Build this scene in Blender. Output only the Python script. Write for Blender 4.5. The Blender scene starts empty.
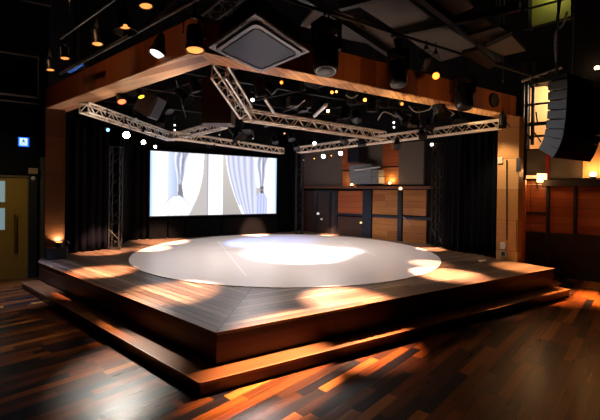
import bpy, bmesh, math, random
from mathutils import Vector, Matrix
random.seed(7)
PI = math.pi
scene = bpy.context.scene
col = scene.collection
# ---------------------------------------------------------------- camera
CAM = Vector((-1.506, -4.436, 2.295))
YAW, PITCH, ROLL, FPX, PY = -0.543, -0.008, 0.012, 377.4, 194.2
_fw = Vector((math.sin(-YAW)*math.cos(PITCH), math.cos(-YAW)*math.cos(PITCH), math.sin(PITCH)))
_rt = Vector((math.cos(-YAW), -math.sin(-YAW), 0))
_up = _rt.cross(_fw)
CR = _rt*math.cos(ROLL) + _up*math.sin(ROLL)
CU = -_rt*math.sin(ROLL) + _up*math.cos(ROLL)
cd = bpy.data.cameras.new('camera')
cam = bpy.data.objects.new('camera', cd); col.objects.link(cam)
M = Matrix((CR, CU, -_fw)).transposed().to_4x4(); M.translation = CAM
cam.matrix_world = M
cd.sensor_fit = 'HORIZONTAL'; cd.sensor_width = 36.0; cd.lens = FPX/600*36
cd.shift_y = (PY-210)/600
cd.clip_start = .05; cd.clip_end = 200
scene.camera = cam
scene.view_settings.view_transform = 'Standard'
scene.view_settings.look = 'None'
scene.view_settings.exposure = 0.0
scene.view_settings.gamma = 1.0
scene.view_settings.use_curve_mapping = False
# ---------------------------------------------------------------- world
w = bpy.data.worlds.new('world'); scene.world = w; w.use_nodes = True
bg = w.node_tree.nodes['Background']
bg.inputs[0].default_value = (0.5, 0.6, 1.0, 1); bg.inputs[1].default_value = 0.004
# ---------------------------------------------------------------- main stage lights and added fill spots
def spot(name, pos, tgt, watts, color, deg, blend=.4, size=.06):
    l = bpy.data.lights.new(name, 'SPOT'); l.energy = watts; l.color = color
    l.spot_size = math.radians(deg); l.spot_blend = blend; l.shadow_soft_size = size
    o = bpy.data.objects.new(name, l); col.objects.link(o)
    o.location = pos
    o.rotation_euler = (Vector(tgt)-Vector(pos)).to_track_quat('-Z', 'Y').to_euler()
    return o
WHITE = (1, .93, .84); WARM = (1, .51, .3); ORANGE = (1, .42, .13); BLUE = (.35, .5, 1)
KEY = [  # position, target, watts, colour, cone, blend, size
    ((3.2, 3.3, 3.6), (3.75, 4.35, .57), 2800, WHITE, 52, .3, .1),
    ((5.0, 4.3, 3.6), (5.1, 4.4, .57), 700, WHITE, 34, .6, .1),
    ((2.6, 4.6, 3.55), (2.6, 4.6, .57), 420, (1, .87, .82), 136, .3, .5),
    ((5.3, 5.4, 3.55), (5.3, 5.3, .57), 390, (1, .87, .82), 130, .3, .5),
    ((1.3, 1.7, 4.15), (.9, 1.9, .57), 110, (1, .9, .84), 78, .6, .3),
    ((1.4, 6.2, 3.6), (4.0, 7.0, .57), 1700, (.22, .38, 1), 40, .5, .1),
    # added spots without fixtures, brightening the outer faces of the timber portal
    ((-1.55, 1.3, 4.75), (-.55, 1.9, 4.5), 15, (1, .52, .22), 110, .6, .1),
    ((-2.2, 3.2, 4.75), (-1.15, 3.7, 4.5), 13, (1, .52, .22), 110, .6, .1),
    ((-2.9, 5.2, 4.75), (-1.8, 5.6, 4.5), 6, (1, .52, .22), 110, .6, .1),
    ((2.8, -.1, 4.4), (2.8, 1.0, 4.75), 7, (1, .52, .2), 96, .6, .1),
    ((5.0, -.1, 4.4), (5.0, 1.0, 4.75), 8, (1, .52, .2), 96, .6, .1),
    ((7.3, -.1, 4.4), (7.3, 1.0, 4.75), 11, (1, .52, .2), 96, .6, .1),
    # added upward spots brightening the underside of the frame
    ((1.6, 1.75, 3.5), (2.6, 1.15, 4.28), 34, (1, .72, .4), 110, .8, .1),
    ((4.2, 1.75, 3.5), (4.6, 1.2, 4.28), 46, (1, .72, .4), 110, .8, .1),
    ((6.6, 1.75, 3.5), (6.9, 1.25, 4.28), 42, (1, .72, .4), 110, .8, .1),
    ((.1, 2.3, 3.4), (-.35, 2.3, 4.28), 30, (1, .8, .6), 110, .8, .1),
    ((-.9, 4.2, 3.4), (-1.2, 4.6, 4.28), 22, (1, .8, .6), 110, .8, .1),
    ((2.8, 1.5, 3.6), (5.9, -1.0, 3.5), 170, (.9, .93, 1), 24, .8, .1),  # added fill for the stage side of the line array
    ((7.3, 1.25, 3.9), (8.12, 1.2, 2.6), 130, (1, .74, .46), 80, .7, .1),
    ((-4.4, 4.2, 4.6), (-3.3, 7.5, 1.6), 120, (1, .85, .5), 60, .9, .2),  # added fill brightening the olive door
]
for i, (p, t, e, c, d, b, sz) in enumerate(KEY):
    spot('stage_or_fill_spot', p, t, e, c, d, b, sz)
POOL = [  # warm pools on deck, step and floor
    ((-.4, 3.6, 3.55), (-.95, 4.45, .56), 8000, WARM, 26, .8),
    ((.9, 2.5, 3.55), (.0, 2.15, .56), 5000, (1, .6, .38), 32, .8),
    ((-.3, 5.2, 3.5), (-.75, 7.3, .56), 5000, WARM, 24, .7),
    ((.6, 5.2, 3.5), (.45, 7.3, .56), 3500, WARM, 22, .8),
    ((1.6, 5.5, 3.5), (1.1, 8.75, .56), 8000, WARM, 24, .7),
    ((4.3, 6.0, 3.5), (4.7, 9.4, .56), 12000, WARM, 17, .7),
    ((6.2, 6.4, 3.5), (7.3, 7.9, .56), 7000, WARM, 15, .7),
    ((6.8, 3.2, 3.5), (7.95, 3.4, .56), 7000, WARM, 17, .6),
    ((5.2, 2.4, 3.5), (5.35, .85, .56), 12000, WARM, 27, .8),
    ((5.6, 2.6, 3.5), (6.0, 1.8, .56), 1500, WARM, 22, .9),
    ((2.6, 1.9, 3.6), (2.3, .42, .56), 12000, WARM, 28, .9),
    ((7.2, 2.0, 3.6), (7.7, .35, .56), 6000, (1, .5, .2), 28, .9),
    ((3.8, .35, 4.1), (.65, -.36, .1), 17000, (1, .6, .38), 19, .9),
    ((7.9, .3, 4.2), (8.45, -.7, .0), 6500, (1, .5, .2), 22, .9),
    ((-2.4, 3.2, 4.3), (-2.6, 5.5, .1), 2200, BLUE, 34, .9),
    ((-.55, 4.5, 3.7), (-.95, .78, 0), 2200, (1, .93, .82), 19, 1.0),
]
for i, (p, t, e, c, d, b) in enumerate(POOL):
    spot('pool_spot', p, t, e, c, d, b)

# ---------------------------------------------------------------- placing helpers
SK = -0.335
EYX, EYY = math.sin(SK), math.cos(SK)
def sk(X, a, Z=0.0):
    """room frame: X along the front edge, a along the left edge direction"""
    return Vector((X+a*EYX, a*EYY, Z))
def ray(u, v): return _fw + CR*((u-300)/FPX) - CU*((v-PY)/FPX)
def at(u, v, axis, val):
    d = ray(u, v); t = (val-CAM[axis])/d[axis]; return CAM + d*t
def atw(u, v, X):
    n = Vector((EYY, -EYX, 0)); d = ray(u, v)
    t = (Vector((X, 0, 0))-CAM).dot(n)/d.dot(n); return CAM + d*t
def along(p): return p.y/EYY

# ---------------------------------------------------------------- tagging
def tag(o, label=None, cat=None, group=None, kind=None):
    if label: o['label'] = label
    if cat: o['category'] = cat
    if group: o['group'] = group
    if kind: o['kind'] = kind
    return o
def empty(name, loc, label=None, cat=None, group=None):
    o = bpy.data.objects.new(name, None); col.objects.link(o); o.location = loc
    o.empty_display_size = .1
    return tag(o, label, cat, group)

# ---------------------------------------------------------------- mesh builder
class MB:
    def __init__(s): s.bm = bmesh.new()
    def face(s, pts):
        try: s.bm.faces.new([s.bm.verts.new(Vector(p)) for p in pts])
        except ValueError: pass
        return s
    def hexa(s, lo, hi):
        """lo, hi: two loops of equal length"""
        a = [s.bm.verts.new(Vector(p)) for p in lo]; b = [s.bm.verts.new(Vector(p)) for p in hi]
        n = len(a)
        s.bm.faces.new(a[::-1]); s.bm.faces.new(b)
        for i in range(n): s.bm.faces.new((a[i], a[(i+1) % n], b[(i+1) % n], b[i]))
        return s
    def prism(s, poly, z0, z1):
        return s.hexa([(p[0], p[1], z0) for p in poly], [(p[0], p[1], z1) for p in poly])
    def box(s, c, size, rot=None):
        c = Vector(c); hx, hy, hz = [k/2 for k in size]
        R = rot or Matrix.Identity(3)
        f = lambda x, y, z: c + R @ Vector((x, y, z))
        return s.hexa([f(-hx, -hy, -hz), f(hx, -hy, -hz), f(hx, hy, -hz), f(-hx, hy, -hz)],
                      [f(-hx, -hy, hz), f(hx, -hy, hz), f(hx, hy, hz), f(-hx, hy, hz)])
    def skbox(s, X0, X1, a0, a1, z0, z1):
        return s.prism([sk(X0, a0), sk(X1, a0), sk(X1, a1), sk(X0, a1)], z0, z1)
    def tube(s, pts, r, n=8, cap=True):
        pts = [Vector(p) for p in pts]; rings = []
        for i, p in enumerate(pts):
            d = (pts[min(i+1, len(pts)-1)] - pts[max(i-1, 0)]).normalized()
            q = d.to_track_quat('Z', 'Y').to_matrix()
            rr = r[i] if isinstance(r, (list, tuple)) else r
            rings.append([s.bm.verts.new(p + q @ Vector((rr*math.cos(2*PI*k/n), rr*math.sin(2*PI*k/n), 0))) for k in range(n)])
        for A, B in zip(rings, rings[1:]):
            for k in range(n): s.bm.faces.new((A[k], A[(k+1) % n], B[(k+1) % n], B[k]))
        if cap: s.bm.faces.new(rings[0][::-1]); s.bm.faces.new(rings[-1])
        return s
    def lathe(s, prof, origin, axis, n=20):
        """prof: (distance along axis, radius)"""
        axis = Vector(axis).normalized(); q = axis.to_track_quat('Z', 'Y').to_matrix(); o = Vector(origin)
        rings = [[s.bm.verts.new(o + q @ Vector((max(r, 1e-4)*math.cos(2*PI*k/n), max(r, 1e-4)*math.sin(2*PI*k/n), d))) for k in range(n)] for d, r in prof]
        for A, B in zip(rings, rings[1:]):
            for k in range(n): s.bm.faces.new((A[k], A[(k+1) % n], B[(k+1) % n], B[k]))
        s.bm.faces.new(rings[0][::-1]); s.bm.faces.new(rings[-1])
        return s
    def build(s, name, mat, parent=None, bevel=0, smooth=False):
        bmesh.ops.recalc_face_normals(s.bm, faces=s.bm.faces)
        me = bpy.data.meshes.new(name); s.bm.to_mesh(me); s.bm.free()
        me.materials.append(mat)
        if smooth:
            me.polygons.foreach_set('use_smooth', [True]*len(me.polygons))
            me.set_sharp_from_angle(angle=math.radians(40))
        o = bpy.data.objects.new(name, me); col.objects.link(o)
        if parent is not None:
            o.parent = parent
            o.matrix_parent_inverse = Matrix.Translation(-parent.location)
        if bevel:
            m = o.modifiers.new('bevel', 'BEVEL'); m.width = bevel; m.segments = 2; m.limit_method = 'ANGLE'
        return o
def struct(o): return tag(o, kind='structure')

# ---------------------------------------------------------------- materials
def lin(r, g, b):
    f = lambda c: (c/255/12.92) if c/255 <= .04045 else ((c/255+.055)/1.055)**2.4
    return (f(r), f(g), f(b), 1)
def mat(name, rgb, rough=.5, metal=0, noise=.15, scale=12, spec=.5, bump=0):
    m = bpy.data.materials.new(name); m.use_nodes = True; nt = m.node_tree; b = nt.nodes['Principled BSDF']
    c = lin(*rgb)
    tc = nt.nodes.new('ShaderNodeTexCoord'); nz = nt.nodes.new('ShaderNodeTexNoise')
    nz.inputs['Scale'].default_value = scale; nz.inputs['Detail'].default_value = 4
    nt.links.new(tc.outputs['Object'], nz.inputs['Vector'])
    mx = nt.nodes.new('ShaderNodeMix'); mx.data_type = 'RGBA'
    mx.inputs['A'].default_value = (c[0]*(1-noise), c[1]*(1-noise), c[2]*(1-noise), 1)
    mx.inputs['B'].default_value = (min(1, c[0]*(1+noise)), min(1, c[1]*(1+noise)), min(1, c[2]*(1+noise)), 1)
    nt.links.new(nz.outputs['Fac'], mx.inputs['Factor']); nt.links.new(mx.outputs['Result'], b.inputs['Base Color'])
    b.inputs['Roughness'].default_value = rough; b.inputs['Metallic'].default_value = metal
    b.inputs['Specular IOR Level'].default_value = spec
    if bump:
        bp = nt.nodes.new('ShaderNodeBump'); bp.inputs['Strength'].default_value = bump
        nt.links.new(nz.outputs['Fac'], bp.inputs['Height']); nt.links.new(bp.outputs['Normal'], b.inputs['Normal'])
    return m
def emit(name, rgb, strength):
    m = bpy.data.materials.new(name); m.use_nodes = True; b = m.node_tree.nodes['Principled BSDF']
    c = lin(*rgb); b.inputs['Base Color'].default_value = c
    b.inputs['Emission Color'].default_value = c; b.inputs['Emission Strength'].default_value = strength
    return m
def planks(name, stops, width, length, angle=0, rough=.3, mitre=False, vertical=None, gap=.03, grain=.35, roughvar=.15, gapdark=.25, bump=.15, spec=.32):
    """plank material: stops = colours chosen per plank; length along local u"""
    m = bpy.data.materials.new(name); m.use_nodes = True; nt = m.node_tree; N = nt.nodes; L = nt.links
    b = N['Principled BSDF']
    geo = N.new('ShaderNodeNewGeometry'); sep = N.new('ShaderNodeSeparateXYZ'); L.new(geo.outputs['Position'], sep.inputs[0])
    def mth(op, a, bb=None, c=None):
        n = N.new('ShaderNodeMath'); n.operation = op
        for i, v in enumerate((a, bb, c)):
            if v is None: continue
            if isinstance(v, (int, float)): n.inputs[i].default_value = v
            else: L.new(v, n.inputs[i])
        return n.outputs[0]
    X, Y, Z = sep.outputs
    def rot(ang):
        c, s_ = math.cos(ang), math.sin(ang)
        return (mth('ADD', mth('MULTIPLY', X, c), mth('MULTIPLY', Y, s_)), mth('ADD', mth('MULTIPLY', X, -s_), mth('MULTIPLY', Y, c)))
    if vertical is not None:      # on walls: u along the wall (angle) and v = height, or swapped
        h, _ = rot(angle)
        u, v = (Z, h) if vertical == 'up' else (h, Z)
    elif mitre:
        # left boards follow the left edge, front boards follow the front edge
        u1, v1 = X, Y
        u2, v2 = rot(math.atan2(EYY, EYX))
        bis = (math.atan2(EYY, EYX))/2      # direction of the mitre line from the front corner
        side = mth('SUBTRACT', mth('MULTIPLY', Y, math.cos(bis)), mth('MULTIPLY', X, math.sin(bis)))
        left = mth('GREATER_THAN', side, 0)
        def pick(a, c):
            n = N.new('ShaderNodeMix'); n.data_type = 'FLOAT'; L.new(left, n.inputs[0]); L.new(a, n.inputs[2]); L.new(c, n.inputs[3]); return n.outputs[0]
        u, v = pick(u1, u2), pick(v1, v2)
    else:
        u, v = rot(angle)
    row = mth('FLOOR', mth('DIVIDE', v, width))
    wn = N.new('ShaderNodeTexWhiteNoise'); wn.noise_dimensions = '1D'; L.new(row, wn.inputs['W'])
    uu = mth('ADD', mth('DIVIDE', u, length), mth('MULTIPLY', wn.outputs['Value'], 7.3))
    cell = mth('FLOOR', uu)
    cmb = N.new('ShaderNodeCombineXYZ'); L.new(row, cmb.inputs[0]); L.new(cell, cmb.inputs[1])
    wn2 = N.new('ShaderNodeTexWhiteNoise'); wn2.noise_dimensions = '2D'; L.new(cmb.outputs[0], wn2.inputs['Vector'])
    ramp = N.new('ShaderNodeValToRGB'); ramp.color_ramp.interpolation = 'CONSTANT'
    el = ramp.color_ramp.elements
    tot = sum(s[1] for s in stops); acc = 0
    for i, (rgb, wt) in enumerate(stops):
        e = el[0] if i == 0 else (el[1] if i == 1 else el.new(acc/tot))
        e.position = acc/tot; e.color = lin(*rgb); acc += wt
    L.new(wn2.outputs['Value'], ramp.inputs[0])
    # grain stretched along the plank
    gv = N.new('ShaderNodeCombineXYZ'); L.new(mth('MULTIPLY', u, 1.2), gv.inputs[0]); L.new(mth('MULTIPLY', v, 28), gv.inputs[1]); L.new(mth('MULTIPLY', wn2.outputs['Value'], 30), gv.inputs[2])
    nz = N.new('ShaderNodeTexNoise'); nz.inputs['Scale'].default_value = 1; nz.inputs['Detail'].default_value = 5; nz.inputs['Distortion'].default_value = .6
    L.new(gv.outputs[0], nz.inputs['Vector'])
    g = mth('ADD', mth('MULTIPLY', mth('SUBTRACT', nz.outputs['Fac'], .5), grain*2.5), 1.0)
    fv = mth('FRACT', mth('DIVIDE', v, width)); fu = mth('FRACT', uu)
    gl = mth('MULTIPLY', mth('GREATER_THAN', fv, gap), mth('GREATER_THAN', fu, gap*width/length*.8))
    if mitre: gl = mth('MULTIPLY', gl, mth('GREATER_THAN', mth('ABSOLUTE', side), .014))
    gm = mth('ADD', mth('MULTIPLY', gl, 1-gapdark), gapdark)
    k = mth('MULTIPLY', g, gm)
    mul = N.new('ShaderNodeMix'); mul.data_type = 'RGBA'; mul.blend_type = 'MULTIPLY'; mul.inputs['Factor'].default_value = 1
    cc = N.new('ShaderNodeCombineColor'); [L.new(k, cc.inputs[i]) for i in range(3)]
    L.new(ramp.outputs[0], mul.inputs['A']); L.new(cc.outputs[0], mul.inputs['B'])
    L.new(mul.outputs['Result'], b.inputs['Base Color'])
    L.new(mth('ADD', mth('MULTIPLY', nz.outputs['Fac'], roughvar), rough-roughvar/2), b.inputs['Roughness'])
    b.inputs['Specular IOR Level'].default_value = spec
    bp = N.new('ShaderNodeBump'); bp.inputs['Strength'].default_value = bump; bp.inputs['Distance'].default_value = .01
    L.new(k, bp.inputs['Height']); L.new(bp.outputs['Normal'], b.inputs['Normal'])
    return m

FLOOR_ANG = math.atan2(.276, .961)
M_floor = planks('floor_planks', [((118, 62, 22), 3), ((86, 44, 18), 3), ((60, 32, 18), 3), ((30, 22, 22), 1.8), ((156, 92, 38), 1.6), ((104, 50, 20), 3), ((20, 16, 22), 1.4)],
                 .13, 1.15, FLOOR_ANG, rough=.3, gap=.04, grain=.6, gapdark=.12)
M_deck = planks('deck_boards', [((112, 92, 76), 3), ((98, 78, 64), 3), ((128, 106, 88), 2), ((84, 64, 50), 2)], .14, 3.2, mitre=True, rough=.34, gap=.15, grain=.7, gapdark=.05, bump=.3, spec=.45)
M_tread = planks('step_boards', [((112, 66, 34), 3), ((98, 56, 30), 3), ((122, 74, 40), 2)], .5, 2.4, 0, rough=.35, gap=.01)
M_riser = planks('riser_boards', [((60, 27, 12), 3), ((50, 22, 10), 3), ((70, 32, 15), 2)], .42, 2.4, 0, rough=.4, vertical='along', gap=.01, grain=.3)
M_beam = planks('plywood_facing', [((150, 82, 34), 3), ((128, 64, 26), 3), ((162, 92, 40), 2), ((112, 54, 22), 2)], .38, 9, math.atan2(EYY, EYX)*0, rough=.55, vertical='up', gap=.012, grain=.3)
M_beamL = planks('plywood_facing_side', [((132, 70, 30), 3), ((120, 60, 26), 3), ((140, 76, 34), 2)], 1.2, 9, math.atan2(EYY, EYX), rough=.55, vertical='up', gap=.006, grain=.3)
M_soffitF = planks('soffit_boards_front', [((214, 158, 96), 3), ((196, 140, 82), 3), ((226, 172, 112), 2), ((150, 96, 54), 1)], .11, .9, math.radians(35), rough=.45, gap=.08, grain=.6)
M_soffitL = planks('soffit_boards_side', [((206, 162, 124), 3), ((192, 148, 112), 3), ((150, 100, 64), 1.5), ((214, 172, 136), 2)], .2, 2.6, math.atan2(EYY, EYX)+.12, rough=.45, gap=.02, grain=.6)
M_columnShade = planks('shaded_column_boards', [((84, 46, 22), 3), ((72, 38, 18), 2)], .9, 9, 0, rough=.5, vertical='along', gap=.008)  # beam plywood darkened: the left column's shade is put into its colour
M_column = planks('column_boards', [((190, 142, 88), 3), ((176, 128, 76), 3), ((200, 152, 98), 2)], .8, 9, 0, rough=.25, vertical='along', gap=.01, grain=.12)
M_wallwood = planks('wall_timber', [((150, 96, 46), 3), ((144, 90, 42), 3), ((156, 102, 50), 2), ((136, 82, 38), 2)], .22, 2.2, math.atan2(EYY, EYX), rough=.45, vertical='along', gap=.04, grain=.4)
M_redwood = planks('red_timber', [((148, 76, 32), 3), ((138, 68, 28), 3), ((158, 86, 38), 2)], .24, 3, math.atan2(EYY, EYX), rough=.45, vertical='along', gap=.04, grain=.4)
M_black = mat('black_paint', (9, 9, 11), .6)
M_blackm = mat('black_metal', (14, 15, 18), .4, .3)
M_steel = mat('blue_black_steel', (26, 34, 46), .4, .4)
M_cloth = mat('black_drape', (7, 8, 15), .95, noise=.3, scale=30, spec=.1)
M_clothL = mat('black_drape_left', (7, 7, 17), .95, noise=.3, scale=30, spec=.1)
M_alu = mat('aluminium', (240, 236, 228), .35, .35, noise=.08)
M_aluw = mat('aluminium_warm', (244, 228, 206), .35, .3, noise=.08)
M_dim = mat('dull_steel', (74, 72, 72), .45, .6)
M_grey = mat('grey_acoustic_panel', (84, 76, 68), .9, noise=.1, scale=60)
M_ceil = mat('black_ceiling', (4, 4, 5), .95, spec=.1)
M_cloud = mat('brown_grey_panel', (52, 45, 42), .8, noise=.15, scale=2)
M_disc = mat('white_dance_vinyl', (226, 218, 214), .32, noise=.03, scale=3)
M_seam = mat('vinyl_seam_tape', (246, 246, 246), .4, noise=.02)
M_ac = mat('grey_plastic', (92, 92, 100), .45, noise=.05)
M_acdark = mat('smoked_grille', (12, 13, 18), .3, noise=.1, spec=.06)
M_wallblack = mat('wall_black', (5, 5, 6), .85, noise=.2, scale=3, spec=.2)
M_cab = mat('speaker_cabinet', (40, 42, 46), .5)
M_flat = mat('flat_black', (3, 3, 4), .9, spec=.08)
M_darkbrown = mat('dark_brown_box', (44, 20, 10), .6)
M_olive = mat('olive_door', (150, 118, 34), .5, noise=.1, scale=5)
M_green = mat('olive_wall', (150, 150, 70), .7, noise=.1, scale=4)
M_plaster = mat('cream_plaster', (214, 170, 120), .7, noise=.06, scale=3)
M_ledge = mat('ledge_brown', (96, 56, 28), .5)
M_glass = mat('door_glass', (170, 200, 205), .15, noise=.05)
M_white = mat('white_plastic', (200, 198, 190), .4)
M_red = mat('red_steel', (140, 30, 18), .5)
M_speaker = mat('speaker_grey', (176, 176, 178), .5, noise=.2)
M_navy = mat('moving_head_shell', (8, 11, 20), .35, noise=.1)

# ================================================================ STRUCTURE
FLZ = 0.0
Xw = 10.45       # right wall line in the room frame
H = .56
floor = MB().prism([(-9, -9), (15, -9), (15, 10), (-9, 10)], -.1, 0).build('floor', M_floor); struct(floor)
struct(MB().prism([(-9, -9), (15, -9), (15, 10), (-9, 10)], 8.8, 8.9).build('ceiling', M_ceil))
struct(MB().prism([(-1.5, 9.75), (8.2, 9.75), (8.2, 9.95), (-1.5, 9.95)], 0, 8.8).build('wall_back', M_wallblack))
struct(MB().prism([(-9, 7.5), (-2.06, 7.5), (-1.5, 8.5), (-1.5, 9.95), (-9, 9.95)], 0, 8.8).build('wall_left_back', M_wallblack))
struct(MB().prism([(-9, -9), (-8.8, -9), (-8.8, 7.5), (-9, 7.5)], 0, 8.8).build('wall_left', M_wallblack))
struct(MB().prism([(-9, -9), (15, -9), (15, -8.8), (-9, -8.8)], 0, 8.8).build('wall_rear', M_wallblack))
# right wall, with the openings to the lit balcony and the gallery cut as gaps
def wp(u, v, X=Xw): p = atw(u, v, X); return along(p), p.z
WA = [wp(527, 87), wp(549, 148), wp(524, 30), wp(571, -6)]
oa1, oz1 = WA[0]; oa0, oz0 = WA[1]          # lit opening
ga1, gz0 = WA[2]; ga0, gz1 = WA[3]
gz1 = min(gz1, 8.7)
mb = MB()
mb.skbox(Xw, Xw+.2, oa1, 10.35, 0, 8.8)
mb.skbox(Xw, Xw+.2, -9.2, oa0, 0, gz0)
mb.skbox(Xw, Xw+.2, -9.2, ga0, gz0, 8.8)
mb.skbox(Xw, Xw+.2, oa0, oa1, 0, oz0)
mb.skbox(Xw, Xw+.2, oa0, oa1, oz1, gz0)
struct(mb.build('wall_right', M_wallblack))

# ================================================================ STAGE
F = at(216, 333, 2, H); Lc = at(38, 262.5, 2, H); Rc = at(555, 268.5, 2, H)
T = at(199.5, 383.7, 2, .16); TL = at(21, 282, 2, .16); TR = at(570.5, 289.5, 2, .16)
deckpoly = [(F.x, F.y), (Rc.x, Rc.y), (8.24, 1.9), (9.55, 2.0), (sk(Xw-.02, 9.72/EYY).x, 9.72), (-1.45, 9.72), (-1.45, 8.45), (-2.03, 7.46), (Lc.x, 7.46), (Lc.x, Lc.y)]
stage = empty('stage_platform', (3.5, 3.5, 0), 'large raised dark wood stage with boards mitred at the front corner', 'stage')
def inset(poly, d):
    n = len(poly); out = []
    for i in range(n):
        a = Vector(poly[i-1]); b = Vector(poly[i]); c = Vector(poly[(i+1) % n])
        n1 = Vector((-(b-a).y, (b-a).x)).normalized(); n2 = Vector((-(c-b).y, (c-b).x)).normalized()
        k = (n1+n2); k = k/max(.3, (1+n1.dot(n2)))
        out.append(tuple(b+k*d))
    return out
MB().prism(deckpoly, H-.035, H).build('deck', M_deck, stage)
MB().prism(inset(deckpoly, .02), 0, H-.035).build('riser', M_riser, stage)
# metal-capped nosing strips along the two open edges
def strip(A, B, z, wd, h, name, m, parent):
    A = Vector((A[0], A[1], 0)); B = Vector((B[0], B[1], 0)); d = (B-A).normalized(); n = Vector((-d.y, d.x, 0))
    MB().prism([A, B, B+n*wd, A+n*wd], z, z+h).build(name, m, parent)
M_nose = mat('nosing_wood', (128, 84, 52), .35)
strip(F, Rc, H, .035, .004, 'nosing', M_nose, stage)
strip(Lc, F, H, .035, .004, 'nosing', M_nose, stage)
step = empty('stage_step', (T.x+.1, T.y+.1, 0), 'low wooden step wrapping the two open sides of the stage', 'step')
steppoly = [(T.x, T.y), (TR.x, TR.y), (TR.x+.01, F.y-.002), (F.x-.002, F.y-.002), (Lc.x-.002, Lc.y), (TL.x, TL.y)]
MB().prism(steppoly, .125, .16).build('tread', M_tread, step)
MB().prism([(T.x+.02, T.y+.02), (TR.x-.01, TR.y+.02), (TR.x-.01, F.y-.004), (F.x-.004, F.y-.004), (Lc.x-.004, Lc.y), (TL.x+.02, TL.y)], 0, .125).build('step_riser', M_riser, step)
strip(T, TR, .16, .03, .003, 'nosing', M_nose, step); strip(TL, T, .16, .03, .003, 'nosing', M_nose, step)
jj = at(352, 346, 2, .16)
MB().box((jj.x, (T.y+F.y)/2, .1615), (.02, abs(T.y)-.06, .003)).build('joint_strip', M_nose, step)

# white round dance floor
disc = MB(); CX, CY, RR = 3.822, 5.079-.72+.0, 4.17
CY = 5.079; 
disc.prism([(CX+RR*math.cos(2*PI*k/128), CY+RR*math.sin(2*PI*k/128)) for k in range(128)], H, H+.012)
dance = empty('dance_floor', (CX, CY, H), 'white circular dance floor laid on the wooden stage', 'dance floor')
disc.build('vinyl_surface', M_disc, dance)
for (u0, v0, u1, v1) in ((218, 241, 247, 277), (268, 238, 285, 246), (340, 240, 376, 256)):
    a = at(u0, v0, 2, H+.012); b = at(u1, v1, 2, H+.012); d = (b-a).normalized(); n = Vector((-d.y, d.x, 0))*.018
    MB().hexa([a-n, b-n, b+n, a+n], [p+Vector((0, 0, .002)) for p in (a-n, b-n, b+n, a+n)]).build('seam_tape', M_seam, dance)

# ================================================================ PORTAL (timber frame over the stage edge)
bc, bci = at(197, 51, 2, 4.28), at(211.7, 64, 2, 4.28)
brO, brI = at(516, 116.5, 2, 4.28), at(497, 118, 2, 4.28)
blO, blI = at(45.6, 108.6, 2, 4.28), at(64.6, 112.5, 2, 4.28)
ZT = 4.79
portal = empty('timber_portal_frame', (bc.x, bc.y, 4.28), 'big L-shaped timber portal frame spanning over the stage corner on two columns', 'portal frame')
MB().prism([bc, brO, brI, bci], 4.30, ZT).build('front_beam', M_beam, portal)
MB().prism([blO, bc, bci, blI], 4.30, ZT).build('side_beam', M_beamL, portal)
MB().prism([bc, brO, brI, bci], 4.28, 4.298).build('front_soffit', M_soffitF, portal)
MB().prism([blO, bc, bci, blI], 4.28, 4.298).build('side_soffit', M_soffitL, portal)
# columns
cR = [(brO.x-.08, brO.y-.17), (brO.x+.02, brO.y-.17), (brO.x+.0, brI.y), (brI.x+.06, brI.y)]
c1 = at(517, 261.5, 2, H); c2 = at(523.5, 262.5, 2, H); c3 = at(496, 259, 2, H)
off = Vector((c2.x-c1.x, c2.y-c1.y, 0))
cw = Vector((.35, .0, 0))
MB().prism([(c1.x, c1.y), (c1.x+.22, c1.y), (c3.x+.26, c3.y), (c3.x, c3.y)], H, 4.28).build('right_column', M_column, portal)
l1 = at(45, 257.5, 2, H); l2 = at(65, 257, 2, H)
ly = 6.86
lx1 = at(45, 200, 1, ly).x; lx2 = at(64.6, 200, 1, ly).x
MB().prism([(lx1, ly), (lx2, ly), (lx2+.0, ly+.5), (lx1-.02, ly+.5)], H, 4.28).build('left_column', M_columnShade, portal)

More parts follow.
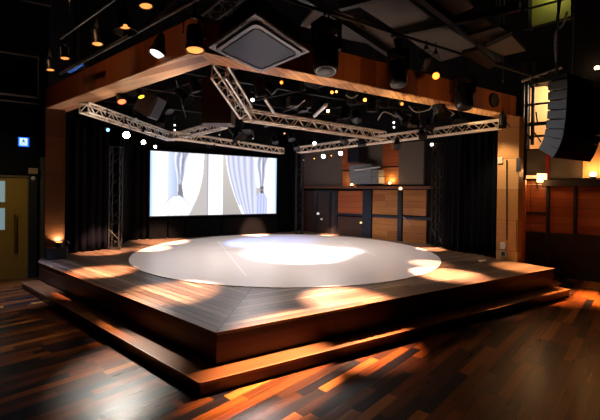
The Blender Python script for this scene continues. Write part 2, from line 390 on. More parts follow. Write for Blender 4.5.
# ================================================================ BACK: LED screen
sy = 9.5
s1, s2, s3, s4 = at(150, 150, 1, sy), at(276, 159, 1, sy), at(276, 213.5, 1, sy), at(150, 216, 1, sy)
sx0, sx1, sz0, sz1 = (s1.x+s4.x)/2, (s2.x+s3.x)/2, (s3.z+s4.z)/2, (s1.z+s2.z)/2
led = empty('led_screen', ((sx0+sx1)/2, sy, sz0), 'large bright screen on the black back wall showing white and lilac curtains', 'screen')
def lerp(a, b, t): return tuple(a[i]+(b[i]-a[i])*t for i in range(3))
def screen_col(s, t):
    """picture on the screen: s left to right, t top to bottom (sRGB)"""
    wht = (252, 253, 255); pale = (206, 218, 240); beige = (186, 180, 176)
    def gathered(c, hw, q):          # satin gathered towards a tie
        f = .5+.5*math.sin(q*7+t*4+1.2*math.sin(t*11))
        g = lerp((146, 148, 172), (232, 236, 252), f**.8)
        return lerp(g, (120, 120, 142), .7) if abs(q-.25) < .13 else g
    def cloth(q, hi, lo):
        return lerp(hi, lo, .5+.5*math.sin(q*9+t*3))
    # left curtain pair
    if s < .035: return lerp((170, 208, 248), wht, min(1, s/.03))
    # cloth bunched below the left tie
    if t > .66:
        k = (s-.185)/.09
        top = .67+.16*k*k
        if abs(k) < 1 and t > top:
            if t-top < .018: return (186, 190, 206)
            return cloth(k*1.3, (250, 250, 255), (226, 230, 244))
    if .5 < t < .78 and abs(s-.207-(t-.5)*.02) < .011+.05*(t-.5): return lerp((104, 104, 116), (146, 142, 146), .5+.5*math.sin(s*700))
    if t <= .52:
        hw = .058-.08*t; c = .215-.02*t
        q = (s-c)/max(.012, hw)
        if abs(q) < 1: return gathered(c, hw, q)
    if s < .12: return lerp(wht, (232, 238, 250), min(1, max(0, (s-.05)/.07))*.8)
    if s < .185 and t < .8: return lerp((214, 224, 242), (178, 192, 222), min(1, (s-.12)/.06))
    cr = .385-.115*t**2.4
    if s < cr: return lerp(wht, (222, 224, 246), .35+.35*math.sin((s-.27)*70/(1+.3*t)))
    if s < .408: return lerp(beige, (204, 200, 200), (1-t)*.4)
    if s < .416: return (150, 150, 178)
    if s < .532: return wht
    # right curtain sweeping down to the right
    e = .552+.14*t**1.6
    e2 = .825-.01*t
    if s < e: return lerp((204, 198, 192), (170, 164, 160), min(1, t*.9))
    if s < e2 and not (t < .5 and s > .79+.05*t):
        r = (s-e)/max(.02, e2-e)
        if r < .05: return (240, 242, 255)
        x = r*5.2+.5*math.sin(r*3)
        f = abs((x % 1)-.5)*2
        base = lerp((168, 172, 200), (222, 226, 246), f**.7)
        if t > .84 and r < .2: base = lerp(base, wht, .7)
        return base
    if .5 < t < .64 and abs(s-.868) < .015: return lerp((96, 84, 104), (150, 140, 150), .5+.5*math.sin(t*90))
    if t >= .58:
        k = (s-.862)/.052; top = .6+.12*k*k
        if abs(k) < 1 and t > top: return cloth(k*1.4, (206, 212, 240), (172, 180, 222))
    if t < .54:
        hw = .06-.08*t; q = (s-.862)/max(.014, hw)
        if abs(q) < 1: return gathered(.862, hw, q)
    if s < .9 and t > .54: return beige if s < .88 else wht
    if s < .982: return wht
    return (190, 216, 246)
NX, NZ = 260, 112
me = bpy.data.meshes.new('display')
vs = []; fs = []
for j in range(NZ+1):
    for i in range(NX+1):
        vs.append((sx0+(sx1-sx0)*i/NX, sy-.03, sz1+(sz0-sz1)*j/NZ))
for j in range(NZ):
    for i in range(NX):
        a = j*(NX+1)+i; fs.append((a, a+NX+1, a+NX+2, a+1))
me.from_pydata(vs, [], fs)
ca = me.color_attributes.new('picture', 'FLOAT_COLOR', 'POINT')
dat = []
for j in range(NZ+1):
    for i in range(NX+1):
        dat.extend(lin(*[max(0, min(255, c)) for c in screen_col(i/NX, j/NZ)]))
ca.data.foreach_set('color', dat)
mm = bpy.data.materials.new('screen_picture'); mm.use_nodes = True; nt = mm.node_tree
for n in list(nt.nodes): nt.nodes.remove(n)
at_ = nt.nodes.new('ShaderNodeAttribute'); at_.attribute_name = 'picture'
em = nt.nodes.new('ShaderNodeEmission'); em.inputs[1].default_value = 1.25
ou = nt.nodes.new('ShaderNodeOutputMaterial')
nt.links.new(at_.outputs['Color'], em.inputs[0]); nt.links.new(em.outputs[0], ou.inputs[0])
me.materials.append(mm)
o = bpy.data.objects.new('display', me); col.objects.link(o); o.parent = led; o.matrix_parent_inverse = Matrix.Translation(-led.location)
MB().box(((sx0+sx1)/2, sy+.03, (sz0+sz1)/2), (sx1-sx0+.08, .11, sz1-sz0+.08)).build('cabinet', M_black, led)
MB().box(((sx0+sx1)/2-1.4, sy+.165, (sz0+sz1)/2), (.12, .16, 1.2)).box(((sx0+sx1)/2+1.4, sy+.165, (sz0+sz1)/2), (.12, .16, 1.2)).build('wall_mount', M_blackm, led)
# black cloth-faced flats under the screen
gx = [sx0-.05, sx0+.6, sx0+1.2, sx0+2.6, sx1+.1]
flatlabel = ['black flat under the left corner of the screen', 'black flat under the left half of the screen', 'wide black flat under the middle of the screen', 'black flat under the right end of the screen']
for i in range(4):
    o = MB().box(((gx[i]+gx[i+1])/2, sy-.02, (H+sz0-.12)/2), (gx[i+1]-gx[i]-.05, .06, sz0-.12-H)).build('stage_flat', M_flat, None, .008)
    tag(o, flatlabel[i], 'flat', 'black flats under the screen')
# ================================================================ DRAPES
def drape(name, path, z0, z1, folds, amp, m, label):
    pts = [Vector((p[0], p[1], 0)) for p in path]
    n = folds*10; bm = bmesh.new(); rows = []
    seg = [(b-a).length for a, b in zip(pts, pts[1:])]; tot = sum(seg)
    def along_path(t):
        d = t*tot
        for (a, b), L_ in zip(zip(pts, pts[1:]), seg):
            if d <= L_+1e-6: return a+(b-a)*(d/L_), (b-a).normalized()
            d -= L_
        return pts[-1], (pts[-1]-pts[-2]).normalized()
    rnd = [random.uniform(.5, 1.3) for _ in range(folds+2)]
    nz = 10
    for j in range(nz+1):
        r = []
        zz = z0+(z1-z0)*j/nz
        for i in range(n+1):
            t = i/n; p, d = along_path(t); nn = Vector((-d.y, d.x, 0))
            k = t*folds; a = amp*rnd[int(k)]*(1-.35*j/nz)
            off = a*math.sin(2*PI*k) + .3*a*math.sin(4.7*PI*k+1.3*j/nz)
            r.append(bm.verts.new(p+nn*off+d*.2*a*math.cos(2*PI*k)+Vector((0, 0, zz))))
        rows.append(r)
    for A, B in zip(rows, rows[1:]):
        for i in range(n): bm.faces.new((A[i], A[i+1], B[i+1], B[i]))
    bmesh.ops.recalc_face_normals(bm, faces=bm.faces)
    me = bpy.data.meshes.new(name); bm.to_mesh(me); bm.free(); me.materials.append(m)
    me.polygons.foreach_set('use_smooth', [True]*len(me.polygons))
    o = bpy.data.objects.new(name, me); col.objects.link(o)
    s_ = o.modifiers.new('solid', 'SOLIDIFY'); s_.thickness = .012
    return tag(o, label, 'curtain')
cl0 = at(66, 254, 2, H); cl1 = at(108, 249, 2, H)
drape('stage_curtain', [(cl0.x+.05, cl0.y+.08), (cl1.x, cl1.y)], H+.01, 4.2, 5, .09, M_clothL, 'black floor-length curtain beside the left timber column')
drape('stage_curtain', [(cl1.x+.35, 8.3), (.1, 9.5), (sx0-.12, 9.55)], H+.01, 4.6, 7, .05, M_flat, 'dull black curtain between the left truss tower and the screen')
cr0 = at(493.5, 257, 2, H); cr1 = at(455, 252, 2, H)
drape('stage_curtain', [(cr0.x+.1, cr0.y), (cr1.x+.1, cr1.y), (8.45, 3.35)], H+.01, 4.3, 9, .08, M_cloth, 'black floor-length curtain beside the right timber column')
drape('stage_curtain', [(sx1+.15, 9.55), (sx1+.85, 9.55)], H+.01, 4.8, 5, .05, M_flat, 'black curtain to the right of the screen')

# ================================================================ TRUSSES
def truss(P, Q, w_, label, m, name='lighting_truss', rc=.022, rb=.011, pitch=None, upv=(0, 0, 1), group=None, cat='truss'):
    P = Vector(P); Q = Vector(Q); d = (Q-P).normalized(); up = Vector(upv)
    sd = d.cross(up).normalized(); up = sd.cross(d).normalized(); L_ = (Q-P).length
    root = empty(name, P, label, cat, group)
    cs = [(-1, -1), (1, -1), (1, 1), (-1, 1)]
    off = [sd*(a*w_/2)+up*(b*w_/2) for a, b in cs]
    for k in range(4): MB().tube([P+off[k], Q+off[k]], rc, 8).build('chord', m, root, smooth=True)
    n = max(2, int(round(L_/(pitch or w_))))
    mb = MB()
    for f in range(4):
        A, B = off[f], off[(f+1) % 4]
        for i in range(n):
            p0 = P+d*(L_*i/n); p1 = P+d*(L_*(i+1)/n)
            if i % 2: mb.tube([p0+A, p1+B], rb, 5)
            else: mb.tube([p0+B, p1+A], rb, 5)
        mb.tube([P+A, P+B], rb*1.3, 5); mb.tube([Q+A, Q+B], rb*1.3, 5)
    mb.build('lattice', m, root)
    return root
def P3(u, v, z): return at(u, v, 2, z)
t1a, t1b = P3(84, 107.5, 3.95), P3(171, 137, 3.85)
t2a, t2b = P3(173, 135, 3.85), P3(282, 151, 3.8)
t3a, t3b = P3(176, 137, 3.87), P3(224, 124, 3.95)
t4a, t4b = P3(246, 115, 3.9), P3(383, 136, 3.93)
t5a, t5b = P3(299, 150, 3.85), P3(500, 124, 4.05)
t6a, t6b = P3(246, 113, 3.92), at(219, 71, 1, 1.62)
truss(t1a, t1b, .2, 'silver box truss running from under the left beam to the left end of the screen', M_alu)
truss(t2a, t2b, .19, 'warm-lit box truss running level just above the screen', M_aluw)
truss(t3a, t3b, .18, 'short silver box truss rising right from above the left end of the screen', M_alu)
truss(t4a, t4b, .22, 'long pale box truss crossing the middle of the rig above the stage', M_aluw)
truss(t5a, t5b, .21, 'box truss running from the right of the screen to the right column', M_aluw)
truss(t6a, t6b, .24, 'steep silver box truss rising to the corner of the timber portal', M_alu)
M_tower = mat('dark_tower_metal', (44, 44, 46), .45, .5)
# vertical towers on the deck
tw = .24
for (u, v, lab, top) in ((115, 249, 'black truss tower standing on the deck left of the screen', 3.5),
                         (437, 246, 'black truss tower standing on the deck by the right curtain', 3.9),
                         (299, 234.0, 'thin black truss tower standing right of the screen', 4.0)):
    b_ = at(u, v, 2, H)
    if u == 115: b_.y = min(b_.y, 7.6)
    if u == 299: b_.y = min(b_.y, 9.3)
    truss((b_.x, b_.y, H+.01), (b_.x, b_.y, top), .27, lab, M_tower if u == 115 else M_blackm, name='truss_tower', upv=(0.4, 1, 0), rc=.018, rb=.009, pitch=.3)

# pipe grid above the stage, hung from the ceiling
def pipe(P, Q, r, label, m=M_blackm, hang=True, name='lighting_pipe'):
    P = Vector(P); Q = Vector(Q); root = empty(name, P, label, 'pipe')
    MB().tube([P, Q], r, 8).build('tube', m, root, smooth=True)
    if hang:
        mb = MB()
        for k in (.2, .8):
            p = P.lerp(Q, k); mb.tube([p, Vector((p.x, p.y, 8.8))], .008, 5)
        mb.build('suspension_wire', M_dim if m is M_dim else M_blackm, root)
    return root
GRID = [
 ((-.3, 3.6, 4.75), (7.2, 3.6, 4.75), 'black pipe crossing the rig over the middle of the stage'),
 ((-.9, 5.4, 4.75), (6.6, 5.4, 4.75), 'black pipe crossing the rig towards the back of the stage'),
 ((-1.3, 7.2, 4.7), (6.2, 7.2, 4.7), 'black pipe crossing the rig close to the back wall'),
 ((.4, 2.1, 4.85), (7.8, 2.1, 4.85), 'black pipe just behind the front timber beam'),
 ((2.2, 1.7, 5.0), (.2, 7.6, 5.0), 'black pipe running front to back over the left of the stage'),
 ((4.6, 1.7, 5.0), (2.6, 7.6, 5.0), 'black pipe running front to back over the stage centre'),
 ((7.0, 1.7, 5.0), (5.0, 7.6, 5.0), 'black pipe running front to back over the right of the stage'),
]
for a, b, l in GRID: pipe(a, b, .026, l)
pa, pb = atw(60, 74, -.42), atw(200, -3, -.42)
pipe(pa, pb, .024, 'pale steel pipe above the left beam carrying the spotlights', M_dim)
pa, pb = atw(60, 38, -1.1), atw(118, -4, -1.1)
pipe(pa, pb, .02, 'pale steel pipe at the upper left near the ceiling', M_dim)
pipe((.3, .7, 5.25), (8.4, .7, 5.25), .028, 'black pipe carrying moving heads in front of the front beam')
truss(at(208, 26, 2, 5.6), at(240, 2, 2, 5.6), .3, 'dim ladder-like truss above the air conditioning unit', M_dim, pitch=.25)

# ================================================================ FIXTURES
LENS = {}
def lensmat(rgb, st):
    k = (rgb, st)
    if k not in LENS: LENS[k] = emit('lamp_glow', rgb, st)
    return LENS[k]
M_dead = mat('dark_lens', (12, 14, 20), .5, spec=.3)
def can(P, tgt, size, label, glow=None, st=6, group=None, hang=.35, name='par_can', flaps=False, watts=0, color=WARM, cone=30, shell=None):
    """a par lamp: lens centre P, aimed at tgt"""
    P = Vector(P); d = (Vector(tgt)-P).normalized(); r = size/2; shell = shell or M_blackm
    root = empty(name, P+Vector((0, 0, hang)), label, 'stage light', group)
    back = P-d*size*1.5
    MB().lathe([(0, r*.45), (size*.12, r*.8), (size*.5, r*.92), (size*1.2, r*.92), (size*1.28, r*1.08), (size*1.5, r*1.08), (size*1.52, r*1.0), (size*1.44, r*.98)], back, d, 20).build('housing', shell, root, smooth=True)
    MB().lathe([(0, r*.2), (.004, r*.93), (.012, r*.9), (.02, r*.5)], P-d*.02, d, 20).build('lens', lensmat(glow, st) if glow else M_dead, root, smooth=True)
    sd = d.cross(Vector((0, 0, 1)))
    sd = sd.normalized() if sd.length > .1 else Vector((1, 0, 0))
    mid = P-d*size*.85
    top = Vector((mid.x, mid.y, P.z+hang*.8))
    MB().tube([mid+sd*r*1.02, mid+sd*r*1.25, top.lerp(mid, .35)+sd*r*1.25, top+sd*r*.6, top-sd*r*.6, top.lerp(mid, .35)-sd*r*1.25, mid-sd*r*1.25, mid-sd*r*1.02], size*.045, 6).build('yoke', shell, root)
    MB().box(top+Vector((0, 0, .03)), (.05, .05, .07)).tube([top, top+Vector((0, 0, hang*.3+.05))], .012, 6).build('clamp', shell, root)
    if flaps:
        q = d.to_track_quat('Z', 'Y').to_matrix()
        for k in range(4):
            a = k*PI/2; dd = q @ Vector((math.cos(a), math.sin(a), 0)); ss = q @ Vector((-math.sin(a), math.cos(a), 0))
            b0 = P+dd*r*1.05; b1 = P+dd*r*1.6+d*r*.9
            MB().hexa([b0-ss*r*.8, b0+ss*r*.8, b1+ss*r*1.05, b1-ss*r*1.05], [p+dd*.006 for p in (b0-ss*r*.8, b0+ss*r*.8, b1+ss*r*1.05, b1-ss*r*1.05)]).build('barn_door', shell, root)
    if watts:
        l = bpy.data.lights.new('lamp_beam', 'SPOT'); l.energy = watts; l.color = color; l.spot_size = math.radians(cone); l.spot_blend = .6; l.shadow_soft_size = r*.8
        o = bpy.data.objects.new('lamp_beam', l); col.objects.link(o); o.parent = root
        o.location = Vector((0, 0, -hang))+d*.03; o.rotation_euler = d.to_track_quat('-Z', 'Y').to_euler()
    return root
def moving_head(P, label, size=.36, tgt=None, glow=None, st=5, h=None):
    """hanging moving light: base box, yoke arms, rounded head; P is the head centre"""
    P = Vector(P); tgt = Vector(tgt) if tgt else P+Vector((-.15, -.2, -1)); d = (tgt-P).normalized(); r = size/2; h = h or size*1.5
    root = empty('moving_head_light', P+Vector((0, 0, h*.95)), label, 'stage light')
    MB().box(P+Vector((0, 0, h*.75)), (size*1.0, size*.8, size*.4)).build('base', M_navy, root, .02)
    sd = Vector((CR.x, CR.y, 0)).normalized()
    for s in (-1, 1):
        MB().box(P+sd*s*r*1.05+Vector((0, 0, h*.42)), (size*.14, size*.4, h*.55), Matrix.Rotation(math.atan2(sd.y, sd.x), 3, 'Z')).build('yoke_arm', M_navy, root, .01)
    MB().lathe([(-h*.5, r*.7), (-h*.46, r*.9), (-h*.1, r*1.0), (h*.3, r*1.0), (h*.42, r*.92), (h*.46, r*.8)], P, d, 20).build('head', M_navy, root, smooth=True)
    MB().lathe([(0, r*.3), (.006, r*.72), (.014, r*.68), (.02, r*.3)], P+d*(h*.455), d, 20).build('lens', lensmat(glow, st) if glow else M_dead, root, smooth=True)
    MB().tube([P+Vector((-.04, 0, h*.9)), Vector((P.x-.04, P.y, 5.24))], .02, 6).tube([P+Vector((.04, 0, h*.9)), Vector((P.x+.04, P.y, 5.24))], .02, 6).build('clamp', M_blackm, root)
    return root
ORG = (255, 160, 76); YEL = (255, 236, 190); WHT = (255, 252, 244); BLU = (120, 190, 255); DOR = (255, 120, 40)
# row above the left beam
row = [(50.5, 70.2, .15, ORG, 'farthest small lit spotlight at the far left of the row over the left beam'),
       (65, 58.6, .16, ORG, 'second small lit spotlight from the far end over the left beam'),
       (97.5, 44.3, .17, ORG, 'third lit spotlight over the left beam, alone above the long pale pipe'),
       (125, 27, .18, ORG, 'fourth lit spotlight over the left beam, tilted with a round orange lens'),
       (146, 6.5, .18, ORG, 'lit spotlight highest over the left beam at the top edge of the picture')]
for u, v, s, g, lab in row:
    P = atw(u, v, -.6)
    can(P, P+Vector((.08, -.1, -.8)), s*.85, lab, g, 1.3, 'lit spotlights in a row over the left beam', hang=.3, flaps=(u == 125))
_a = at(157, 54.5, 2, 4.42); _b = at(195, 50.5, 1, .5); _d = (_b-_a).normalized()
pipe((_a.x-_d.x*.5, _a.y-_d.y*.5, 5.0), (_b.x+_d.x*.5, _b.y+_d.y*.5, 5.0), .024, 'short black pipe holding the two big spotlights at the portal corner')
P = at(157, 54.5, 2, 4.42); can(P, P+Vector((-.32, -.12, -.8)), .25, 'big black spotlight with a white lens in front of the left beam', WHT, 1.6, hang=.52, name='large_spotlight')
P = at(195, 50.5, 1, .5); can(P, P+Vector((.0, -.12, -1)), .23, 'black spotlight with an orange lens at the corner of the portal', ORG, 1.5, hang=.54, name='large_spotlight')
# moving heads over the front beam
for u, v, y, s, lab in ((326, 56, .72, .42, 'dark blue moving head hanging right of the air conditioning unit'),
                        (398, 74, .72, .34, 'dark blue moving head hanging over the middle of the front beam'),
                        (464, 97, .72, .38, 'dark blue moving head hanging over the right part of the front beam'),
                        ):
    moving_head(at(u, v, 1, y), lab, s)
P = at(436, 76, 1, .63); can(P, P+Vector((-.5, -.5, -.35)), .15, 'spotlight with a lit orange lens in front of the right half of the front beam', DOR, 5, hang=5.22-P.z)
P = at(424, 68, 1, .82); can(P, P+Vector((.4, .6, -.5)), .2, 'unlit black spotlight next to the middle moving head', hang=5.22-P.z)
# lamps on truss one and by the screen
def tr_pt(u, v, z): return at(u, v, 2, z)
ins = [
 (108, 130, 3.48, .12, BLU, 4, 'small blue lamp hanging beside the left truss', (3, 4, .5)),
 (126.5, 135, 3.48, .15, YEL, 100, 'dazzling lamp under the left truss, biggest flare', (2, 0, 1.5)),
 (143.5, 142.3, 3.47, .12, YEL, 26, 'bright lamp under the left truss, second from the screen', (2, 0, 1.5)),
 (155.3, 146.8, 3.47, .1, YEL, 20, 'bright lamp at the upper left corner of the screen', (2, 0, 1.5)),
 (136, 119.8, 4.05, .14, (210, 214, 220), 1.0, 'pale round lamp sitting on the left truss', (1, -2, 3)),
 (174.7, 125.2, 4.1, .08, WHT, 6, 'upper of two stacked white lamps above the screen corner', (0, -2, 2)),
 (174.7, 130.0, 4.0, .08, WHT, 6, 'lower of two stacked white lamps above the screen corner', (0, -2, 2)),
 (252.5, 100, 4.1, .12, WHT, 14, 'bright white lamp between the steep truss and the portal', (0, -3, 1)),
 (281.5, 82.5, 4.12, .1, DOR, 5, 'narrow orange lamp right behind the front beam near the air conditioning unit', (0, -3, 2)),
 (314.5, 143.3, 3.9, .12, WHT, 16, 'white lamp between the two crossing trusses', (1, -3, 1)),
 (323.3, 156.3, 3.5, .13, WHT, 110, 'dazzling white lamp under the right truss, left of the pair', (1, -2, 1.5)),
 (340.6, 153.3, 3.52, .13, WHT, 110, 'dazzling white lamp under the right truss, right of the pair', (1, -2, 1.5)),
 (331.3, 155.6, 3.5, .08, ORG, 5, 'small warm lamp between the two dazzling white lamps', (1, -2, 1.5)),
 (314.2, 158.6, 3.5, .08, ORG, 5, 'small warm lamp just left of the dazzling white pair', (1, -2, 1.5)),
 (303.6, 160, 3.5, .08, (200, 200, 190), 1.2, 'faint pale lamp at the left end of the row under the right truss', (1, -2, 1.5)),
 (328, 111, 4.0, .12, (255, 216, 130), 10, 'yellow lamp just above the long middle truss', (0, -3, 1)),
 (332, 92.3, 4.15, .1, DOR, 10, 'left of two close orange lamps under the front beam', (0, -3, 2)),
 (336.4, 91.8, 4.15, .08, ORG, 8, 'right of two close orange lamps under the front beam', (0, -3, 2)),
 (365, 100, 4.1, .12, DOR, 10, 'orange lamp tilted under the middle of the front beam', (0, -3, 1)),
 (402, 104, 4.12, .12, ORG, 1.6, 'peach lamp under the front beam left of the big flood', (2, -3, 2)),
 (393.8, 122.6, 4.05, .09, WHT, 6, 'upper of two stacked white lamps over the truss crossing', (0, -2, 2)),
 (394, 127.2, 3.97, .09, WHT, 6, 'lower of two stacked white lamps over the truss crossing', (0, -2, 2)),
 (431.8, 144.6, 3.6, .14, WHT, 5, 'round white lamp above the right truss tower', (1, -2, 2)),
 (446.6, 112, 4.12, .1, DOR, 3, 'dim orange lamp right of the big flood under the front beam', (2, -3, 2)),
 (284.5, 133.5, 3.9, .1, (255, 170, 130), 1.2, 'small peach lamp under the long middle truss', (0, -3, 2)),
 (219.5, 134.8, 3.75, .07, (210, 205, 195), 1, 'tiny pale lamp above the left half of the screen truss', (0, -3, 2)),
 (253, 138.6, 3.75, .07, (210, 205, 195), 1, 'tiny pale lamp above the right half of the screen truss', (0, -3, 2)),
]
for u, v, z, s, g, st, lab, tg in ins:
    P = tr_pt(u, v, z)
    hg = .22 if z > 3.6 else .34
    if P.y > 8.05: P = at(u, v, 1, 8.0); hg = max(.2, 3.9-P.z)
    can(P, (CAM*.6+Vector(tg)*.4) if st >= 4 else tg, s*(1 if st > 15 else .72), lab, g, st, hang=hg)
# larger floods and unlit gear
gear = [
 (441, 113, 4.1, .3, None, 'big tilted flood with a pale rim under the right part of the front beam', (6.5, .5, .5), True),
 (503, 124, 4.0, .18, (255, 190, 120), 'flood lighting the top of the right column', (8.16, 1.2, 2.0), True),
 (122, 102, 4.1, .17, (255, 110, 60), 'lamp with a glowing red-orange ring under the left beam', (0, 2, .5), False),
 (141.5, 97, 4.15, .13, (240, 200, 40), 'lamp with a yellow glow under the left beam', (1, 2, .5), False),
 (210, 142, 3.8, .2, None, 'unlit black spotlight above the left half of the screen', (3, 4, .5), True),
 (238, 135, 3.8, .26, None, 'unlit black spotlight above the middle of the screen', (4, 3, .5), True),
 (262, 96, 4.15, .24, None, 'unlit spotlight beside the bright white lamp by the steep truss', (3, 3, .5), False),
 (290, 118, 4.2, .24, None, 'unlit spotlight directly over the middle truss', (4, 3, .5), False),
 (345, 118, 4.3, .26, None, 'unlit spotlight over the right half of the middle truss', (4, 3, .5), True),
 (372, 112, 4.3, .26, None, 'unlit spotlight below the orange lamp of the front beam', (5, 3, .5), False),
 (384, 108, 4.3, .22, None, 'unlit spotlight left of the peach lamp', (5, 3, .5), False),
 (414, 122, 4.2, .26, None, 'unlit spotlight left of the big flood', (6, 3, .5), True),
 (352, 104, 4.3, .22, None, 'unlit spotlight between the two orange lamp clusters', (5, 3, .5), False),
 (303, 112, 4.3, .24, None, 'unlit spotlight left of the yellow lamp', (4, 3, .5), False),
 (268, 126, 4.0, .2, None, 'unlit spotlight hanging under the left end of the middle truss', (4, 3, .5), False),
 (276, 143, 3.75, .18, None, 'unlit spotlight at the right end of the screen truss', (4, 3, .5), False),
 (292, 140, 3.85, .2, None, 'unlit spotlight in the cluster where screen truss and right truss meet', (4, 3, .5), False),
 (297, 149, 3.6, .18, None, 'lowest unlit spotlight in the cluster right of the screen top', (4, 3, .5), False),
 (112, 116, 4.1, .18, None, 'unlit spotlight in front of the left truss under the left beam', (1, 3, .5), False),
 (197, 92, 4.3, .2, None, 'unlit spotlight behind the side beam near the corner', (2, 3, .5), False),
 (170, 112, 4.3, .22, None, 'unlit spotlight under the dark rig left of the brown box', (2, 3, .5), False),
 (362, 168-22, 3.6, .22, None, 'unlit spotlight hanging left of the wall speakers', (5, 3, .5), False),
 (397, 147, 3.6, .2, None, 'round-faced unlit spotlight over the right wall panels', (4, 1, .5), False),
 (423, 137, 3.85, .22, None, 'spotlight with a pale face under the right truss', (4, -1, .5), False),
 (345, 142, 3.8, .2, None, 'unlit spotlight under the right truss over the dazzling pair', (4, 1, .5), False),
]
for u, v, z, s, g, lab, tg, fl in gear:
    P = tr_pt(u, v, z)
    if P.y > 8.0: P = at(u, v, 1, 7.9)
    can(P, tg, s, lab, g, 2.5 if g else 0, hang=.3, flaps=fl, name='flood_light' if fl else 'par_can')
dark_gear = [
 (186, 98, 4.4, 'unlit dark spotlight left of the large brown loudspeaker'),
 (160, 125, 4.1, 'unlit dark spotlight behind the left truss by the stacked white lamps'),
 (247, 132, 3.95, 'unlit dark spotlight right of the tiny pale lamp above the screen truss'),
 (318, 122, 4.2, 'unlit dark spotlight below the yellow lamp, behind the middle truss'),
 (334, 128, 4.2, 'unlit dark spotlight above the right half of the middle truss'),
 (357, 121, 4.3, 'unlit dark spotlight above the end of the middle truss'),
 (404, 118, 4.25, 'unlit dark spotlight right of the stacked white lamps'),
 (430, 128, 4.1, 'unlit dark spotlight on top of the right truss under the big flood'),
 (458, 122, 4.2, 'unlit dark spotlight near the right end of the right truss'),
 (275, 92, 4.45, 'unlit dark spotlight left of the grey-brown duct'),
 (310, 84, 4.6, 'unlit dark spotlight behind the duct, near the front beam'),
 (130, 92, 4.5, 'unlit dark spotlight under the left beam between the red and yellow lamps'),
]
for k, (u, v, z, lab) in enumerate(dark_gear):
    P = tr_pt(u, v, z)
    if P.y > 8.0: P = at(u, v, 1, 7.9)
    can(P, P+Vector((math.cos(k*2.1)*.7, -.5, -.8)), .2+.03*(k % 3), lab, hang=.3, flaps=k % 2 == 0, name='stage_spotlight')
# blue-lit batten on top of the left beam
a, b = atw(70, 70.5, -.05), atw(86, 65, -.05)
d = (b-a).normalized()
ba = empty('blue_light_batten', a, 'thin glowing blue light bar on top of the left beam', 'stage light')
MB().tube([a, b], .05, 10).build('housing', M_blackm, ba, smooth=True)
MB().box((a+b)/2+Vector((-.03, -.05, -.01)), ((b-a).length*.9, .05, .07), Matrix.Rotation(math.atan2(d.y, d.x), 3, 'Z')).build('lens', emit('blue_glow', (50, 100, 190), .45), ba)

# hanging boxes in the rig
def hangbox(u, v, z, size, rz, m, label, name, tilt=0, cat='speaker', y=None):
    P = tr_pt(u, v, z) if y is None else at(u, v, 1, y)
    R = Matrix.Rotation(rz, 3, 'Z') @ Matrix.Rotation(tilt, 3, 'X')
    root = empty(name, P+Vector((0, 0, size[2]/2)), label, cat)
    MB().box(P, size, R).build('cabinet', m, root, .015)
    MB().box(P+R @ Vector((0, -size[1]/2-.012, 0)), (size[0]*.9, .02, size[2]*.9), R).build('grille', M_black if m is not M_darkbrown else m, root, .004)
    MB().tube([P+Vector((0, 0, size[2]/2)), P+Vector((0, 0, size[2]/2+.5))], .012, 6).build('bracket', M_blackm, root)
    return root
hangbox(219, 103, None, (.62, .5, .95), -YAW*-1, M_darkbrown, 'large dark brown loudspeaker hanging behind the portal corner', 'hanging_speaker', y=3.4)
hangbox(150, 105, 4.2, (.42, .4, .5), .9, M_ac, 'tilted grey loudspeaker hanging behind the side beam', 'hanging_speaker', tilt=.5)
hangbox(299, 103, None, (.6, .3, .25), -.2, M_cloud, 'grey-brown box duct behind the front beam', 'ceiling_duct', cat='duct', y=3.8)

# dim cables looping under the front beam
def cable(pts, r, label, m, name='cable'):
    out = []
    for i in range(len(pts)-1):
        p0 = Vector(pts[max(i-1, 0)]); p1 = Vector(pts[i]); p2 = Vector(pts[i+1]); p3 = Vector(pts[min(i+2, len(pts)-1)])
        for k in range(6):
            t = k/6
            out.append(.5*((2*p1)+(p2-p0)*t+(2*p0-5*p1+4*p2-p3)*t*t+(3*p1-p0-3*p2+p3)*t**3))
    out.append(Vector(pts[-1]))
    return tag(MB().tube(out, r, 6).build(name, m, None, smooth=True), label, 'cable')
M_cablegrey = mat('grey_cable', (120, 124, 120), .5)
cable([P3(346, 95, 4.2), P3(352, 98, 4.15), P3(358, 95, 4.2)], .012, 'grey cable loop between the orange lamps under the front beam', M_cablegrey)
cable([P3(409, 106, 4.2), P3(416, 112, 4.1), P3(428, 110, 4.15), P3(432, 106, 4.2)], .012, 'grey cable loop beside the big flood', M_cablegrey)
cable([P3(283, 112, 4.1), P3(296, 107, 4.15), P3(305, 100, 4.2)], .012, 'grey cable rising behind the middle truss', M_cablegrey)
cable([P3(378, 120, 4.1), P3(384, 112, 4.15), P3(397, 117, 4.1)], .014, 'pale cable by the stacked white lamps', M_cablegrey)
tag(MB().tube([P3(265, 99, 4.1), P3(274, 113, 4.0)], .03, 8).build('short_pole', M_alu), 'short pale pole leaning above the middle truss', 'pole')
tag(MB().tube([P3(326, 105, 4.1), P3(314.5, 116, 4.0)], .04, 8).build('short_pole', M_alu), 'bright short pole clamped above the middle truss beside the yellow lamp', 'pole')
tag(MB().tube([P3(176, 80, 4.6), P3(186, 118, 4.6)], .012, 6).build('thin_rod', M_dim), 'thin grey rod hanging behind the side beam', 'rod')

